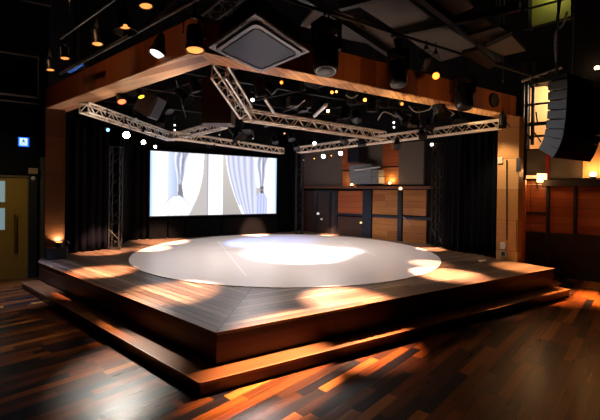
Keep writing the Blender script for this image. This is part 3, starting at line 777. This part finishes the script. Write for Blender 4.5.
# ================================================================ AIR CONDITIONING UNIT
az = 4.05
q = [at(u, v, 2, az) for u, v in ((208, 48), (255, 14), (310, 52), (262, 72))]
cen = sum(q, Vector())/4
ac = empty('ceiling_air_conditioner', cen+Vector((0, 0, .3)), 'square grey ceiling air conditioning unit with a dark centre at the portal corner', 'air conditioner')
def scaled(k, z): return [(cen.x+(p.x-cen.x)*k, cen.y+(p.y-cen.y)*k, z) for p in q]
def rounded(k, z, rr=.12, n=5):
    c = [Vector(p) for p in scaled(k, z)]; out = []
    for i in range(4):
        a, b, d_ = c[i-1], c[i], c[(i+1) % 4]
        p0 = b.lerp(a, rr); p1 = b.lerp(d_, rr)
        for j in range(n+1):
            t = j/n; out.append((1-t)**2*p0+2*t*(1-t)*b+t*t*p1)
    return out
MB().hexa(scaled(1, az), scaled(1, az+.04)).build('fascia', M_ac, ac, .006)
MB().hexa(scaled(.82, az+.04), scaled(.8, az+.3)).build('housing', M_blackm, ac)
# raised rounded frame ring
A = rounded(.88, az-.035); B = rounded(.78, az-.035); A2 = rounded(.9, az); B2 = rounded(.74, az)
mb = MB(); n = len(A); V = [[mb.bm.verts.new(p) for p in L_] for L_ in (A, B, B2, A2)]
for i in range(n):
    j = (i+1) % n
    for k in range(4): mb.bm.faces.new((V[k][i], V[k][j], V[(k+1) % 4][j], V[(k+1) % 4][i]))
mb.build('frame', M_ac, ac)
MB().hexa(rounded(.74, az-.03, .08), rounded(.76, az-.003, .08)).build('intake_panel', M_acdark, ac, .01, True)
for k in range(4):
    a, b = Vector(q[k]), Vector(q[(k+1) % 4]); a = cen.lerp(a, .985); b = cen.lerp(b, .985)
    a2, b2 = cen.lerp(q[k], .88), cen.lerp(q[(k+1) % 4], .88)
    pts = [a.lerp(b, .15), a.lerp(b, .85), a2.lerp(b2, .85), a2.lerp(b2, .15)]
    MB().hexa([(p.x, p.y, az-.006) for p in pts], [(p.x, p.y, az+.002) for p in pts]).build('air_outlet', M_black, ac)

# ================================================================ CEILING PANELS
clouds = [
 ([(300, 26), (318, 5), (352, 16), (378, 46), (348, 40)], 5.9, 'dark brown acoustic ceiling panel nearest the air conditioning unit'),
 ([(356, 5), (398, -8), (440, 24), (398, 32)], 5.9, 'large grey-brown acoustic ceiling panel in the top middle'),
 ([(402, -10), (446, -20), (474, 8), (444, 22)], 5.9, 'grey-brown acoustic ceiling panel at the top edge right of the middle'),
 ([(402, 35), (446, 26), (482, 50), (440, 62)], 5.9, 'grey-brown acoustic ceiling panel over the right half of the front beam'),
 ([(360, 20), (392, 34), (396, 52), (370, 40)], 5.9, 'narrow brown acoustic ceiling panel above the middle moving head'),
 ([(450, 20), (476, 10), (500, 34), (484, 46)], 5.9, 'small brown acoustic ceiling panel left of the right hanging speaker'),
]
for px, z, lab in clouds:
    pts = [at(u, v, 2, z) for u, v in px]
    r = MB().hexa([(p.x, p.y, z) for p in pts], [(p.x, p.y, z+.06) for p in pts])
    tag(r.build('acoustic_ceiling_panel', M_cloud, None, .01), lab, 'ceiling panel', 'acoustic panels under the ceiling')
for (u0, v0, u1, v1, lab) in ((300, -4, 398, 60, 'black roof beam crossing behind the air conditioning unit'), (392, 36, 520, 8, 'black roof beam over the ceiling panels'),
                              (340, 8, 480, -30, 'black roof beam at the top edge'), (410, -10, 500, 60, 'black roof beam running towards the right speaker')):
    a, b = at(u0, v0, 2, 5.75), at(u1, v1, 2, 5.75); d = (b-a).normalized(); n = Vector((-d.y, d.x, 0))*.06
    tag(MB().prism([a-n, b-n, b+n, a+n], 5.7, 5.85).build('roof_beam', M_black), lab, 'beam')
# hanging rods with small bright ends at the top right
for u, v0, v1, lab in ((414, 0, 30, 'thin steel hanger at the top middle'), (458.5, 0, 34, 'pale steel hanger over the ceiling panels'), (499.5, -5, 25, 'bright steel hanger right of the ceiling panels'), (503, 50, 80, 'short steel hanger above the end of the front beam')):
    P = at(u, v1, 1, 1.6)
    tag(MB().tube([P, P+Vector((0, 0, 8.8-P.z))], .012, 6).lathe([(0, .02), (.05, .03), (.1, .015)], P-Vector((0, 0, .08)), (0, 0, 1), 10).build('hanger_rod', M_dim), lab, 'rod')
# angular duct / speaker pieces at right top
for px, z, lab in (([(468, 36), (500, 27), (511, 33), (476, 44)], 5.4, 'small orange-brown baffle board under the ceiling right of the middle'),
                   ([(486, 48), (512, 36), (526, 51), (504, 56)], 5.2, 'dark orange-brown triangular baffle left of the gallery railing'),
                   ([(462, 54), (478, 50), (496, 66), (488, 69)], 5.2, 'slanted dark baffle with a lit edge over the front beam')):
    pts = [at(u, v, 2, z) for u, v in px]
    tag(MB().hexa([(p.x, p.y, z) for p in pts], [(p.x, p.y, z+.08) for p in pts]).build('baffle_board', mat('baffle_brown', (38, 26, 18), .6)), lab, 'baffle')

# ================================================================ LEFT WALL: booth window, exit sign, door
yw = 7.5
def wl(u, v, y=yw): return at(u, v, 1, y)
def rectY(u0, v0, u1, v1, y): a = wl(u0, v0, y); b = wl(u1, v1, y); return a.x, a.z, b.x, b.z
booth = empty('booth_window', wl(18, 98), 'dark framed control booth window high on the left wall', 'window')
x0, z1, x1, z0 = rectY(-30, 50, 38, 98, yw-.05)
z1 = wl(20, 55, yw-.05).z
MB().box(((x0+x1)/2, yw-.03, (z0+z1)/2), (x1-x0, .05, z1-z0)).build('pane', mat('booth_glass', (16, 14, 18), .15), booth)
mb = MB()
for (c, s) in (((((x0+x1)/2), z1), (x1-x0+.04, .04)), (((x0+x1)/2, z0), (x1-x0+.04, .04)), (((x0+x1)/2, z0-.16), (x1-x0+.04, .03)), ((x1, (z0+z1)/2), (.03, z1-z0))):
    mb.box((c[0], yw-.07, c[1]), (s[0], .05, s[1]))
mb.build('frame', mat('booth_frame', (150, 140, 124), .5), booth)
px0, pz1, px1, pz0 = rectY(22, -6, 51, 7, 5.6)
tag(MB().box(((px0+px1)/2, 5.6, (pz0+pz1)/2), (px1-px0, .1, pz1-pz0)).build('acoustic_panel', M_cloud, None, .02), 'grey-brown panel with a pale edge at the top left corner', 'panel')
# exit sign
ex = wl(23.7, 142, yw-.06); es = wl(28.6, 142).x - wl(18.4, 142).x
sg = empty('exit_sign', ex, 'small glowing blue-white running-man exit sign on the black left wall', 'exit sign')
MB().box(ex, (es*1.04, .08, es*1.1)).build('housing', emit('sign_blue', (30, 110, 235), 1.2), sg, .01)
MB().box(ex+Vector((.0, -.045, 0)), (es*.74, .012, es*.86)).build('panel', emit('sign_white', (206, 234, 255), 1.3), sg)
fg = MB(); e0 = ex+Vector((0, -.056, 0)); k = es*.9
def bar(x0, z0, x1, z1, w_):
    a = Vector((x0, 0, z0))*k; b = Vector((x1, 0, z1))*k; n = Vector((-(b-a).z, 0, (b-a).x)).normalized()*w_*k/2
    fg.hexa([e0+a-n, e0+b-n, e0+b+n, e0+a+n], [p+Vector((0, -.006, 0)) for p in (e0+a-n, e0+b-n, e0+b+n, e0+a+n)])
bar(.02, .05, -.04, .22, .14); bar(.02, .07, .2, -.02, .07); bar(.0, .2, -.2, .1, .07); bar(0, .2, .18, .14, .06); bar(.02, .05, -.1, -.14, .08); bar(-.1, -.14, -.26, -.2, .07); bar(.18, -.02, .16, -.24, .07); bar(-.02, .3, .04, .3, .12)
bar(-.3, -.36, .3, -.36, .04)
fg.build('running_figure', emit('sign_figure', (20, 60, 110), .5), sg)
# door
dx0, dz1, dx1, _ = rectY(-34, 177.5, 27, 277, yw-.03); dz1 = wl(14, 178).z
mb = MB().box(((dx0+dx1)/2, yw-.02, dz1/2), (dx1-dx0, .05, dz1))
door = struct(mb.build('door_1', M_olive))
def under(o, p): o.parent = p; return o
gx0 = wl(-12, 190).x; gx1 = wl(5.3, 190).x
for va, vb in ((181, 202), (208, 229.5)):
    za, zb = wl(5, va).z, wl(5, vb).z
    under(MB().box(((gx0+gx1)/2, yw-.05, (za+zb)/2), (gx1-gx0, .02, za-zb)).build('glass_panel', emit('door_glass_glow', (150, 184, 196), .42)), door)
h0 = wl(15, 214, yw-.12); h1_ = wl(15, 254, yw-.12)
under(MB().tube([h1_, h0], .018, 8).tube([h0-Vector((0, 0, .1)), h0-Vector((0, -.08, .1))], .012, 6).tube([h1_+Vector((0, 0, .1)), h1_+Vector((0, .08, .1))], .012, 6).build('door_handle', mat('bronze', (96, 66, 44), .3, .7), None), door)
mb = MB().box((dx1+.02, yw-.05, dz1/2), (.035, .08, dz1)).box(((dx0+dx1)/2, yw-.05, dz1+.04), (dx1-dx0+.1, .08, .05))
struct(mb.build('trim_1', mat('door_trim', (104, 92, 72), .45)))
# black post next to the door with a plate and a round knob
p0 = wl(28.3, 170).x+.02; p1 = wl(38, 170).x
post = empty('door_side_post', ((p0+p1)/2, yw-.08, 0), 'black upright post between the door and the left column', 'post')
MB().box(((p0+p1)/2, yw-.08, 1.3), (p1-p0, .14, 2.6)).build('shaft', M_black, post, .01)
a = wl(28.5, 168, yw-.16); b = wl(38, 174, yw-.16)
MB().box(((a.x+b.x)/2, yw-.165, (a.z+b.z)/2), (b.x-a.x, .02, a.z-b.z)).build('plate', mat('beige_plate', (168, 140, 110), .5), post)
MB().lathe([(0, .012), (.002, .05), (.02, .045), (.03, .02)], wl(33.3, 178.5, yw-.15), (0, -1, 0), 16).build('round_button', M_white, post, smooth=True)
# grey return strip beside the column
a = wl(39.8, 170, yw-.02); b = wl(44.5, 170, yw-.02)
struct(MB().box(((a.x+b.x)/2, yw-.03, 1.55), (b.x-a.x, .06, 3.1)).build('trim_2', mat('grey_trim', (70, 66, 56), .6)))
# floor uplight in a black box at the foot of the left column
ub = at(57, 260, 2, H); ub.z = H
uy = 6.6
bx = at(57, 255, 1, uy)
up = empty('floor_uplight', (bx.x, uy, H), 'black floor uplight shining up the left timber column', 'floor lamp')
MB().box((bx.x, uy, H+.14), (.46, .24, .28)).build('case', M_black, up, .02)
MB().tube([(bx.x-.22, uy-.02, H+.24), (bx.x-.26, uy-.02, H+.36), (bx.x-.2, uy-.02, H+.44)], .015, 6).tube([(bx.x+.22, uy-.02, H+.24), (bx.x+.26, uy-.02, H+.36), (bx.x+.2, uy-.02, H+.44)], .015, 6).build('bracket', M_blackm, up)
MB().lathe([(0, .08), (.1, .09), (.12, .085)], (bx.x+.04, uy+.02, H+.28), (0, .1, 1), 16).build('lamp_head', M_blackm, up, smooth=True)
MB().lathe([(0, .02), (.004, .075), (.01, .06)], (bx.x+.04, uy+.03, H+.395), (0, .1, 1), 16).build('lens', lensmat(ORG, 8), up, smooth=True)
sp = spot('uplight_beam', (bx.x+.0, uy+.12, H+.42), (bx.x+.0, 6.86, H+.56), 30, (1, .72, .34), 120, .6, .03)
sp.parent = up; sp.location = Vector((.0, .12, .42))

# ================================================================ RIGHT WALL (timber, panels, doors)
def wallbox(u0, v0, u1, v1, X=Xw, th=.05, mb=None, o=0.0):
    """box on the right wall covering the pixel rectangle (left, top, right, bottom) of its plane"""
    a = wp((u0), v0, X); b = wp(u1, v1, X); am = wp(u0, v1, X); bm_ = wp(u1, v0, X)
    z1_ = (a[1]+bm_[1])/2; z0_ = (b[1]+am[1])/2
    mb = mb or MB()
    return mb.skbox(X-th-o, X-o, b[0], a[0], z0_, z1_)
def wall_item(name, u0, v0, u1, v1, m, label, cat, th=.05, o=0.002, group=None, bevel=.004):
    ob = wallbox(u0, v0, u1, v1, th=th, o=o).build(name, m, None, bevel)
    return tag(ob, label, cat, group)
# upper acoustic panels and timber strips
wall_item('acoustic_panel', 302, 150, 342, 187, M_grey, 'wide grey-brown acoustic panel on the wall right of the screen', 'wall panel')
wall_item('acoustic_panel', 368, 140, 383, 184, M_grey, 'grey acoustic panel behind the wall speaker', 'wall panel')
wall_item('acoustic_panel', 400, 142, 424.5, 184.5, M_grey, 'grey-brown acoustic panel next to the right truss tower', 'wall panel')
clad = empty('timber_cladding', atw(370, 188, Xw-.01), 'upper timber cladding showing around the wall speaker, above the long ledge', 'wall cladding')
wallbox(343, 146, 367.5, 169.5, th=.05, o=.002).build('timber_panel', M_redwood, clad, .004)
wallbox(343, 171, 355, 186.5, th=.05, o=.002).build('timber_panel', M_wallwood, clad, .004)
wallbox(384, 141, 399.5, 166, th=.05, o=.002).build('timber_panel', M_redwood, clad, .004)
wallbox(384, 167.5, 399.5, 184.5, th=.05, o=.002).build('timber_panel', M_wallwood, clad, .004)
# ledge along the wall (level line)
zl = (wp(330, 188.3)[1]+wp(420, 186.5)[1])/2
a_l, a_r = wp(303, 188)[0], wp(433, 188)[0]
tag(MB().skbox(Xw-.14, Xw, a_r, a_l, zl-.05, zl+.05).build('wall_ledge', M_ledge, None, .008), 'long brown timber ledge running along the right wall behind the stage', 'ledge')
# lower timber panels
low = [(303, 191, 316, 236, 'darkest timber wall bay beside the thin tower'),
       (338.5, 191, 364, 214, 'orange-red upper timber bay between the dark door and the steel post'),
       (338.5, 217, 364, 237.5, 'dark lower timber bay between the dark door and the steel post'),
       (373.5, 190, 399.5, 214.5, 'knotty upper timber bay left of the narrow steel post'),
       (373.5, 217.5, 399.5, 239.5, 'lower timber bay left of the narrow steel post'),
       (404, 190, 427, 215.5, 'knotty upper timber bay beside the right truss tower'),
       (404, 219, 427, 243.5, 'lower timber bay beside the right truss tower')]
for i, (u0, v0, u1, v1, lab) in enumerate(low):
    wall_item('timber_bay', u0, v0, u1, v1, (M_darkbrown if i in (0, 2) else M_redwood if i < 3 else M_wallwood), lab, 'wall panel')
# steel posts and rail
wall_item('steel_post', 365, 190, 373, 238.5, M_steel, 'wide blue-black steel post in the timber wall', 'post', th=.12)
wall_item('steel_post', 400, 190, 403.5, 243, M_steel, 'narrow blue-black steel post with a lamp at its top', 'post', th=.12)
zr = (wp(338, 215)[1]+wp(427, 217.2)[1])/2
tag(MB().skbox(Xw-.1, Xw-.055, a_r, wp(338.5, 215)[0], zr-.045, zr+.045).build('steel_rail', M_steel), 'horizontal blue-black steel rail across the lower timber wall', 'rail')
# dark doors in the wall
drr = empty('dark_double_door', sk(Xw-.1, wp(327, 215)[0], H), 'dark framed double door in the timber wall right of the screen', 'door')
wallbox(317, 191, 338, 236.5, th=.05, o=.002).build('door_leaf', mat('dark_brown_leaf', (44, 28, 18), .5), drr)
for (u0, v0, u1, v1) in ((316.5, 190.5, 318.2, 236), (336.5, 190.5, 338.5, 237), (330.5, 192, 332, 236.5)):
    wallbox(u0, v0, u1, v1, th=.04, o=.056).build('door_frame', M_steel, drr)
wallbox(317, 190.5, 338, 192.5, th=.04, o=.1).build('door_frame', M_steel, drr)
# little lamps along the ledge
def small_lamp(u, v, X, label, r=.05, st=10, rgb=(255, 216, 160), watts=0, color=(1, .55, .22), pole=0):
    P = atw(u, v, X)
    root = empty('wall_lamp', P-Vector((0, 0, r+.03)), label, 'lamp')
    MB().lathe([(0, r*.9), (.05, r), (.06, r*.7)], P-Vector((0, 0, r+.03)), (0, 0, 1), 12).build('base', M_black, root, smooth=True)
    MB().lathe([(0, r*.4), (r*.5, r*.9), (r, r), (r*1.6, r*.7), (r*1.9, r*.1)], P-Vector((0, 0, r*.7)), (0, 0, 1), 14).build('bulb', lensmat(rgb, st), root, smooth=True)
    if watts:
        l = bpy.data.lights.new('bulb_light', 'POINT'); l.energy = watts; l.color = color; l.shadow_soft_size = .05
        o = bpy.data.objects.new('bulb_light', l); col.objects.link(o); o.parent = root; o.location = (-.02, -.02, r*2.2+.1)
    return root
small_lamp(351.7, 185, Xw-.16, 'small white lamp on the ledge left of the wall speaker', .05, 5, watts=9)
small_lamp(389.7, 183.5, Xw-.16, 'small lamp on the ledge right of the wall speaker', .05, 5, watts=9)
small_lamp(400.5, 189, Xw-.2, 'lamp head with a pale bulb on top of the narrow steel post', .06, 3)
small_lamp(318, 214, Xw-.2, 'white round lamp on the left edge of the dark double door', .06, .8, (220, 216, 205))
small_lamp(321.5, 219.5, Xw-.2, 'faint lamp low on the dark double door', .05, .35, (200, 196, 180))
small_lamp(361, 223, Xw-.2, 'pale yellow lamp low on the dark timber bay', .05, .8, (230, 210, 130))
# grey speaker cluster on the wall
spk = empty('wall_speaker_cluster', atw(368, 184, Xw-.3), 'stack of grey speaker boxes mounted on the timber wall', 'speaker')
for (v0, v1) in ((164.5, 172), (172, 178), (178, 184)):
    wallbox(355.5, v0, 377.5, v1, X=Xw-.1, th=.3).build('speaker_box', mat('speaker_front', (112, 118, 122), .5), spk, .01)
for (v0, v1) in ((170, 176.5), (177, 183.5)):
    wallbox(378, v0, 384.5, v1, X=Xw-.1, th=.3).build('horn', mat('horn_white', (120, 120, 116), .5), spk, .01)
a, b = atw(354, 170, Xw-.45), atw(380, 167, Xw-.45)
MB().tube([a, b], .03, 8).build('support_arm', mat('arm_white', (190, 190, 184), .5), spk)
hb = empty('black_projector', atw(362, 146, Xw-.5), 'blue-black projector box hanging above the wall speakers', 'projector')
wallbox(355.5, 146, 367, 163, X=Xw-.3, th=.4).build('body', M_navy, hb, .02)
a = atw(361, 146, Xw-.5); MB().tube([a, a+Vector((0, 0, 1.2))], .02, 6).build('mount', M_blackm, hb)
# white A-shaped strut at the narrow post foot
tag(MB().tube([atw(403.5, 217, Xw-.14), atw(411, 226, Xw-.14)], .016, 6).build('diagonal_strut', mat('strut_pale', (150, 150, 156), .4)), 'pale diagonal strut beside the narrow steel post', 'strut')
tag(MB().box(at(482.5, 260.6, 2, H+.01), (.22, .1, .02)).build('floor_plate', mat('plate_pale', (214, 196, 168), .4)), 'pale floor plate on the deck left of the right column', 'floor plate')

# ---- part of the right wall in front of the stage
def zband(ul, vl, ur, vr): return (wp(ul, vl)[1]+wp(ur, vr)[1])/2
a_far, a_near = wp(523, 200)[0], -3.2
z_top = zband(550, 181, 598, 180); z_bot = zband(527, 231.5, 599, 235)
bays = [(523, 531, 'narrow red timber bay right of the right column'), (531.8, 547.5, 'red timber bay under the wall sconce'), (551, 575, 'red timber bay in the middle below the grey panel'), (578, 600, 'red timber bay at the right edge under the glowing lamp')]
for u0, u1, lab in bays:
    a0_ = wp(u0, 200)[0]; a1_ = wp(u1, 200)[0] if u1 < 600 else -2.4
    tag(MB().skbox(Xw-.05, Xw-.002, a1_, a0_, z_bot, z_top).build('timber_bay', M_redwood, None, .004), lab, 'wall panel')
for u0, u1, lab in ((547.8, 550.8, 'black steel post left of the middle red bay'), (575.2, 577.8, 'black steel post right of the middle red bay')):
    tag(MB().skbox(Xw-.1, Xw-.002, wp(u1, 200)[0], wp(u0, 200)[0], z_bot, z_top).build('steel_post', M_black), lab, 'post')
zz = wp(537, 213)[1]
tag(MB().skbox(Xw-.1, Xw-.06, wp(547, 213)[0], wp(524, 213)[0], zz-.03, zz+.03).build('steel_rail', M_black), 'short black rail across the red bay under the sconce', 'rail')
tag(MB().skbox(Xw-.12, Xw, -9, a_far, 0, z_bot-.01).build('wainscot', mat('wainscot_black', (24, 16, 12), .55)), 'black lower wall panelling below the red timber at the right', 'wainscot')
zb0, zb1 = zband(548, 187, 598, 186), zband(548, 180, 598, 179.5)
tag(MB().skbox(Xw-.4, Xw-.002, -2.6, wp(549, 180)[0], zb0, zb1).build('wall_ledge', mat('ledge_dark', (40, 30, 22), .6), None, .01), 'deep dark ledge under the grey panel at the right', 'ledge')
wall_item('acoustic_panel', 528, 150, 548.3, 176, M_grey, 'grey acoustic panel above the wall sconce', 'wall panel')
wall_item('acoustic_panel', 550.5, 130, 582, 178.5, M_grey, 'large grey-green acoustic panel behind the hanging speaker array', 'wall panel')
tag(wallbox(548.6, 140, 550.2, 181, th=.08, o=.06).build('red_bracket', M_red), 'thin red upright between the two grey panels at the right', 'post')
# plaster panel with lamp; its height shapes where the orange glow ends
an0, an1 = -2.6, wp(583.5, 160)[0]
tag(MB().skbox(Xw-.04, Xw-.002, an0, an1, wp(590, 178)[1], wp(590, 143)[1]).build('plaster_panel', M_plaster), 'warm plaster wall glowing at the right edge behind the speaker array', 'wall panel')
small_lamp(593, 175, Xw-.3, 'bright round lamp on the ledge at the right edge', .07, 12, (255, 224, 160), watts=13, color=(1, .42, .12))
small_lamp(597, 68.5, Xw-.3, 'bare bright bulb high on the wall at the right edge', .06, 10, (255, 220, 150), watts=5, color=(1, .6, .3))
# sconce : wooden box with two lit lamps
sc = empty('wall_sconce', atw(540, 187, Xw-.3), 'wall sconce with a glowing shade and cream bar under the grey panel', 'wall lamp')
wallbox(528.5, 175.5, 541, 178.5, X=Xw-.2, th=.12).build('light_bar', emit('bar_glow', (240, 170, 110), 1.1), sc)
wallbox(541, 173.8, 547, 182.5, X=Xw-.2, th=.22).build('shade', emit('shade_glow', (255, 222, 150), 2.6), sc, .01)
wallbox(526, 184, 546, 185, X=Xw-.2, th=.05).build('bracket_bar', mat('sconce_pale', (170, 140, 110), .4), sc)
wallbox(537, 181, 538.3, 188, X=Xw-.2, th=.05).build('bracket_stem', M_black, sc)
l = bpy.data.lights.new('sconce_light', 'POINT'); l.energy = 13; l.color = (1, .5, .2); l.shadow_soft_size = .08
o = bpy.data.objects.new('sconce_light', l); col.objects.link(o); o.parent = sc; o.location = Vector((-.35, -.1, .15))
# pale vertical conduit strips beside the column
tag(wallbox(523.5, 180, 525, 262, X=Xw-.9, th=.04).build('conduit', mat('conduit_orange', (196, 110, 56), .4)), 'thin upright pipe just right of the right column', 'pipe')
A = atw(546.5, 182, Xw-.3); B = atw(546.5, 264, Xw-.3); B.z = max(.01, B.z)
tag(MB().tube([A, B], .018, 8).build('conduit', M_dim), 'slim upright pipe below the wall sconce', 'pipe')

# ---- lit balcony opening and rails
room = MB()
room.skbox(Xw+1.4, Xw+1.5, oa0-1.4, oa1+.6, oz0-.4, oz1+.5)
room.skbox(Xw+.2, Xw+1.5, oa0-1.4, oa1+.6, oz0-.5, oz0-.4)
room.skbox(Xw+.2, Xw+1.5, oa0-1.4, oa1+.6, oz1+.5, oz1+.6)
room.skbox(Xw+.2, Xw+1.5, oa1+.6, oa1+.7, oz0-.5, oz1+.6)
room.skbox(Xw+.2, Xw+1.5, oa0-1.5, oa0-1.4, oz0-.5, oz1+.6)
struct(room.build('wall_balcony', mat('cream_wall', (236, 196, 146), .7)))
l = bpy.data.lights.new('balcony_light', 'POINT'); l.energy = 120; l.color = (1, .84, .62); l.shadow_soft_size = .15
o = bpy.data.objects.new('balcony_light', l); col.objects.link(o); o.location = sk(Xw+.75, (oa0+oa1)/2-.6, oz1-.15)
g2 = MB()
g2.skbox(Xw+.9, Xw+1.0, ga0-1, ga1+1, gz0-.3, 8.8)
struct(g2.build('wall_gallery', M_green))
l = bpy.data.lights.new('gallery_light', 'POINT'); l.energy = 12; l.color = (.95, .88, .4); l.shadow_soft_size = .2
o = bpy.data.objects.new('gallery_light', l); col.objects.link(o); o.location = sk(Xw+.45, (ga0+ga1)/2, 8.3)
# balcony railing
rl = empty('balcony_railing', sk(Xw-.25, oa0, oz0-.6), 'black steel railing frame in front of the lit balcony opening', 'railing')
for u in (522.5, 526.5, 532.8):
    wallbox(u, 62, u+1.5, 145, X=Xw-.12, th=.05).build('upright', M_black, rl)
for v0, v1 in ((103.5, 105.5), (122.5, 126), (135.5, 137.5)):
    wallbox(521, v0, 548, v1, X=Xw-.06, th=.05).build('cross_rail', M_black, rl)
for (u0, v0, u1, v1) in ((523, 128, 532, 141), (531, 128, 541, 142), (536, 112, 537.6, 124)):
    a, b = atw(u0, v0, Xw-.2), atw(u1, v1, Xw-.2); MB().tube([a, b], .02, 6).build('brace', M_black, rl)
gr = empty('gallery_railing', sk(Xw-.25, ga0, gz0), 'black railing in front of the olive gallery wall at the top right', 'railing')
for (u0, v0, u1, v1) in ((524, 10, 572, -3), (524, 30, 572, 17), (561, -6, 557, 22), (530, 22, 531.5, 30)):
    a, b = atw(u0, v0, Xw-.2), atw(u1, v1, Xw-.2); MB().tube([a, b], .035, 8).build('bar', M_black, gr)
# bright rail / boom above the opening
a, b = atw(521.5, 81.5, Xw-.5), atw(562, 67.5, Xw-.5)
bm_ = empty('boom_pipe', a, 'bright slanting pipe above the lit balcony opening', 'pipe')
MB().tube([a, b], .035, 8).build('tube', mat('boom_metal', (200, 190, 176), .4, .3), bm_)
for u in (533, 541, 551, 556):
    p = atw(u, 81-(u-521)*.34, Xw-.5); MB().box(p-Vector((0, 0, .14)), (.1, .1, .2)).build('clamp', M_dim, bm_, .01)
cable([atw(567, 12, Xw-.6), atw(563, 24, Xw-.6), atw(556.5, 32, Xw-.6), atw(555, 44, Xw-.6), atw(556.5, 62, Xw-.6)], .03, 'grey cable bundle hanging down to the slanting pipe at the top right', mat('bundle', (132, 140, 150), .5), 'cable_bundle')
A = atw(524, 78, Xw-.3); B = atw(524, 62, Xw-.3)
# ================================================================ LINE ARRAY
# side panels face the stage (-X), black grilles face the audience (-Y)
pt = at(567, 78, 1, -1.2)
arr = empty('line_array_speaker', pt+Vector((.5, .3, .2)), 'tall black curved line array loudspeaker hanging at the right', 'speaker')
n_mod = 8; hgt = None
pb_ = at(567, 158, 1, -1.2)
Hm = (pt.z-pb_.z)/n_mod*1.02
pos = Vector((pt.x, pt.y, pt.z)); ang = 0
Wd, Dp = 1.45, .32
for k in range(n_mod):
    tilt = [0, .01, .03, .06, .1, .18, .32, .52][k]
    R = Matrix.Rotation(tilt, 3, 'X')
    # box hangs from its top front edge
    c = pos + R @ Vector((Wd/2, Dp/2, -Hm/2))
    fz = Hm-.006
    f = lambda x, y, z: pos + R @ Vector((x, y, z))
    wdg = .03
    mb = MB().hexa([f(.02, 0, -fz), f(Wd, 0, -fz), f(Wd-.03, Dp, -fz+wdg), f(.03, Dp, -fz+wdg)], [f(.02, 0, 0), f(Wd, 0, 0), f(Wd-.03, Dp, 0), f(.03, Dp, 0)])
    cabn = mb.build('cabinet', M_cab, arr, .008)
    g = MB().hexa([f(.04, -.006, -fz+.015), f(Wd-.02, -.006, -fz+.015), f(Wd-.02, -.001, -fz+.015), f(.04, -.001, -fz+.015)], [f(.04, -.006, -.015), f(Wd-.02, -.006, -.015), f(Wd-.02, -.001, -.015), f(.04, -.001, -.015)]).build('grille', M_black, cabn)
    g.parent = cabn; g.matrix_parent_inverse = Matrix.Translation(-arr.location)
    s_ = MB()
    for (y0, y1, z0_, z1_) in ((.02, .12, -fz*.85, -fz*.15), (.15, .24, -fz*.8, -fz*.2), (.28, .38, -fz*.85, -fz*.2)):
        s_.hexa([f(-.01, y0*.8, z0_), f(.06, y0*.8, z0_), f(.06, y1*.8, z0_), f(-.005, y1*.8, z0_)], [f(-.01, y0*.8, z1_), f(.06, y0*.8, z1_), f(.06, y1*.8, z1_), f(-.005, y1*.8, z1_)])
    s_ = s_.build('rigging_plate', M_speaker, cabn); s_.matrix_parent_inverse = Matrix.Translation(-arr.location)
    pos = f(0, 0, -Hm)
top = Vector((pt.x+.5, pt.y+.25, pt.z))
MB().box(top+Vector((0, 0, .06)), (1.0, .5, .08)).build('rigging_frame', M_blackm, arr)
MB().tube([top+Vector((-.3, 0, .1)), Vector((top.x-.3, top.y, 8.8))], .02, 6).tube([top+Vector((.3, 0, .1)), Vector((top.x+.3, top.y, 8.8))], .02, 6).build('hanging_chain', M_dim, arr)

# ================================================================ RIGHT COLUMN FITTINGS
def on_col(u, v): # the side of the right column facing the stage
    A_ = Vector((c1.x, c1.y, 0)); B_ = Vector((c3.x, c3.y, 0)); n = Vector((-(B_-A_).y, (B_-A_).x, 0)).normalized()
    d = ray(u, v); t = (A_-CAM).dot(n)/d.dot(n); return CAM+d*t, (n if n.dot(d) < 0 else -n), (B_-A_).normalized()
def colbox(u, v, w_, h_, th, name, m, label=None, cat=None, parent=None):
    p, n, d = on_col(u, v)
    R = Matrix((d, n, Vector((0, 0, 1)))).transposed()
    o = MB().box(p+n*(th/2+.004), (w_, th, h_), R).build(name, m, parent, .004)
    return tag(o, label, cat) if label else o
p, n, d = on_col(503.5, 252)
pb2 = empty('power_box', p+n*.03, 'small white wall box with a socket and cable at the foot of the right column', 'power box')
colbox(503.5, 245.5, .13, .17, .06, 'upper_box', M_white, parent=pb2)
colbox(503.8, 253.5, .15, .16, .06, 'socket_box', mat('socket_grey', (150, 150, 146), .4), parent=pb2)
colbox(503.8, 253.5, .08, .09, .075, 'socket', M_black, parent=pb2)
pts = [on_col(507, v)[0]+n*.03 for v in (160, 185, 210, 240)]
cable(pts, .014, 'black cable running down the stage side of the right column', M_black)
colbox(500.5, 160.5, .12, .16, .04, 'junction_box', mat('jbox', (190, 176, 150), .4), 'small pale plate midway up the right column', 'wall plate')
colbox(519, 165, .1, .35, .06, 'grey_conduit_box', M_dim, 'grey conduit box at the outer edge of the right column', 'box')
# dark round vent on the front beam near its right end
vv = at(493, 100.5, 1, 1.02)
tag(MB().lathe([(0, .17), (.03, .17), (.04, .14), (.02, .12)], Vector((vv.x, .99, vv.z)), (0, -1, 0), 24).build('round_speaker', M_black, None, smooth=True), 'round black speaker near the right end of the front beam', 'speaker')
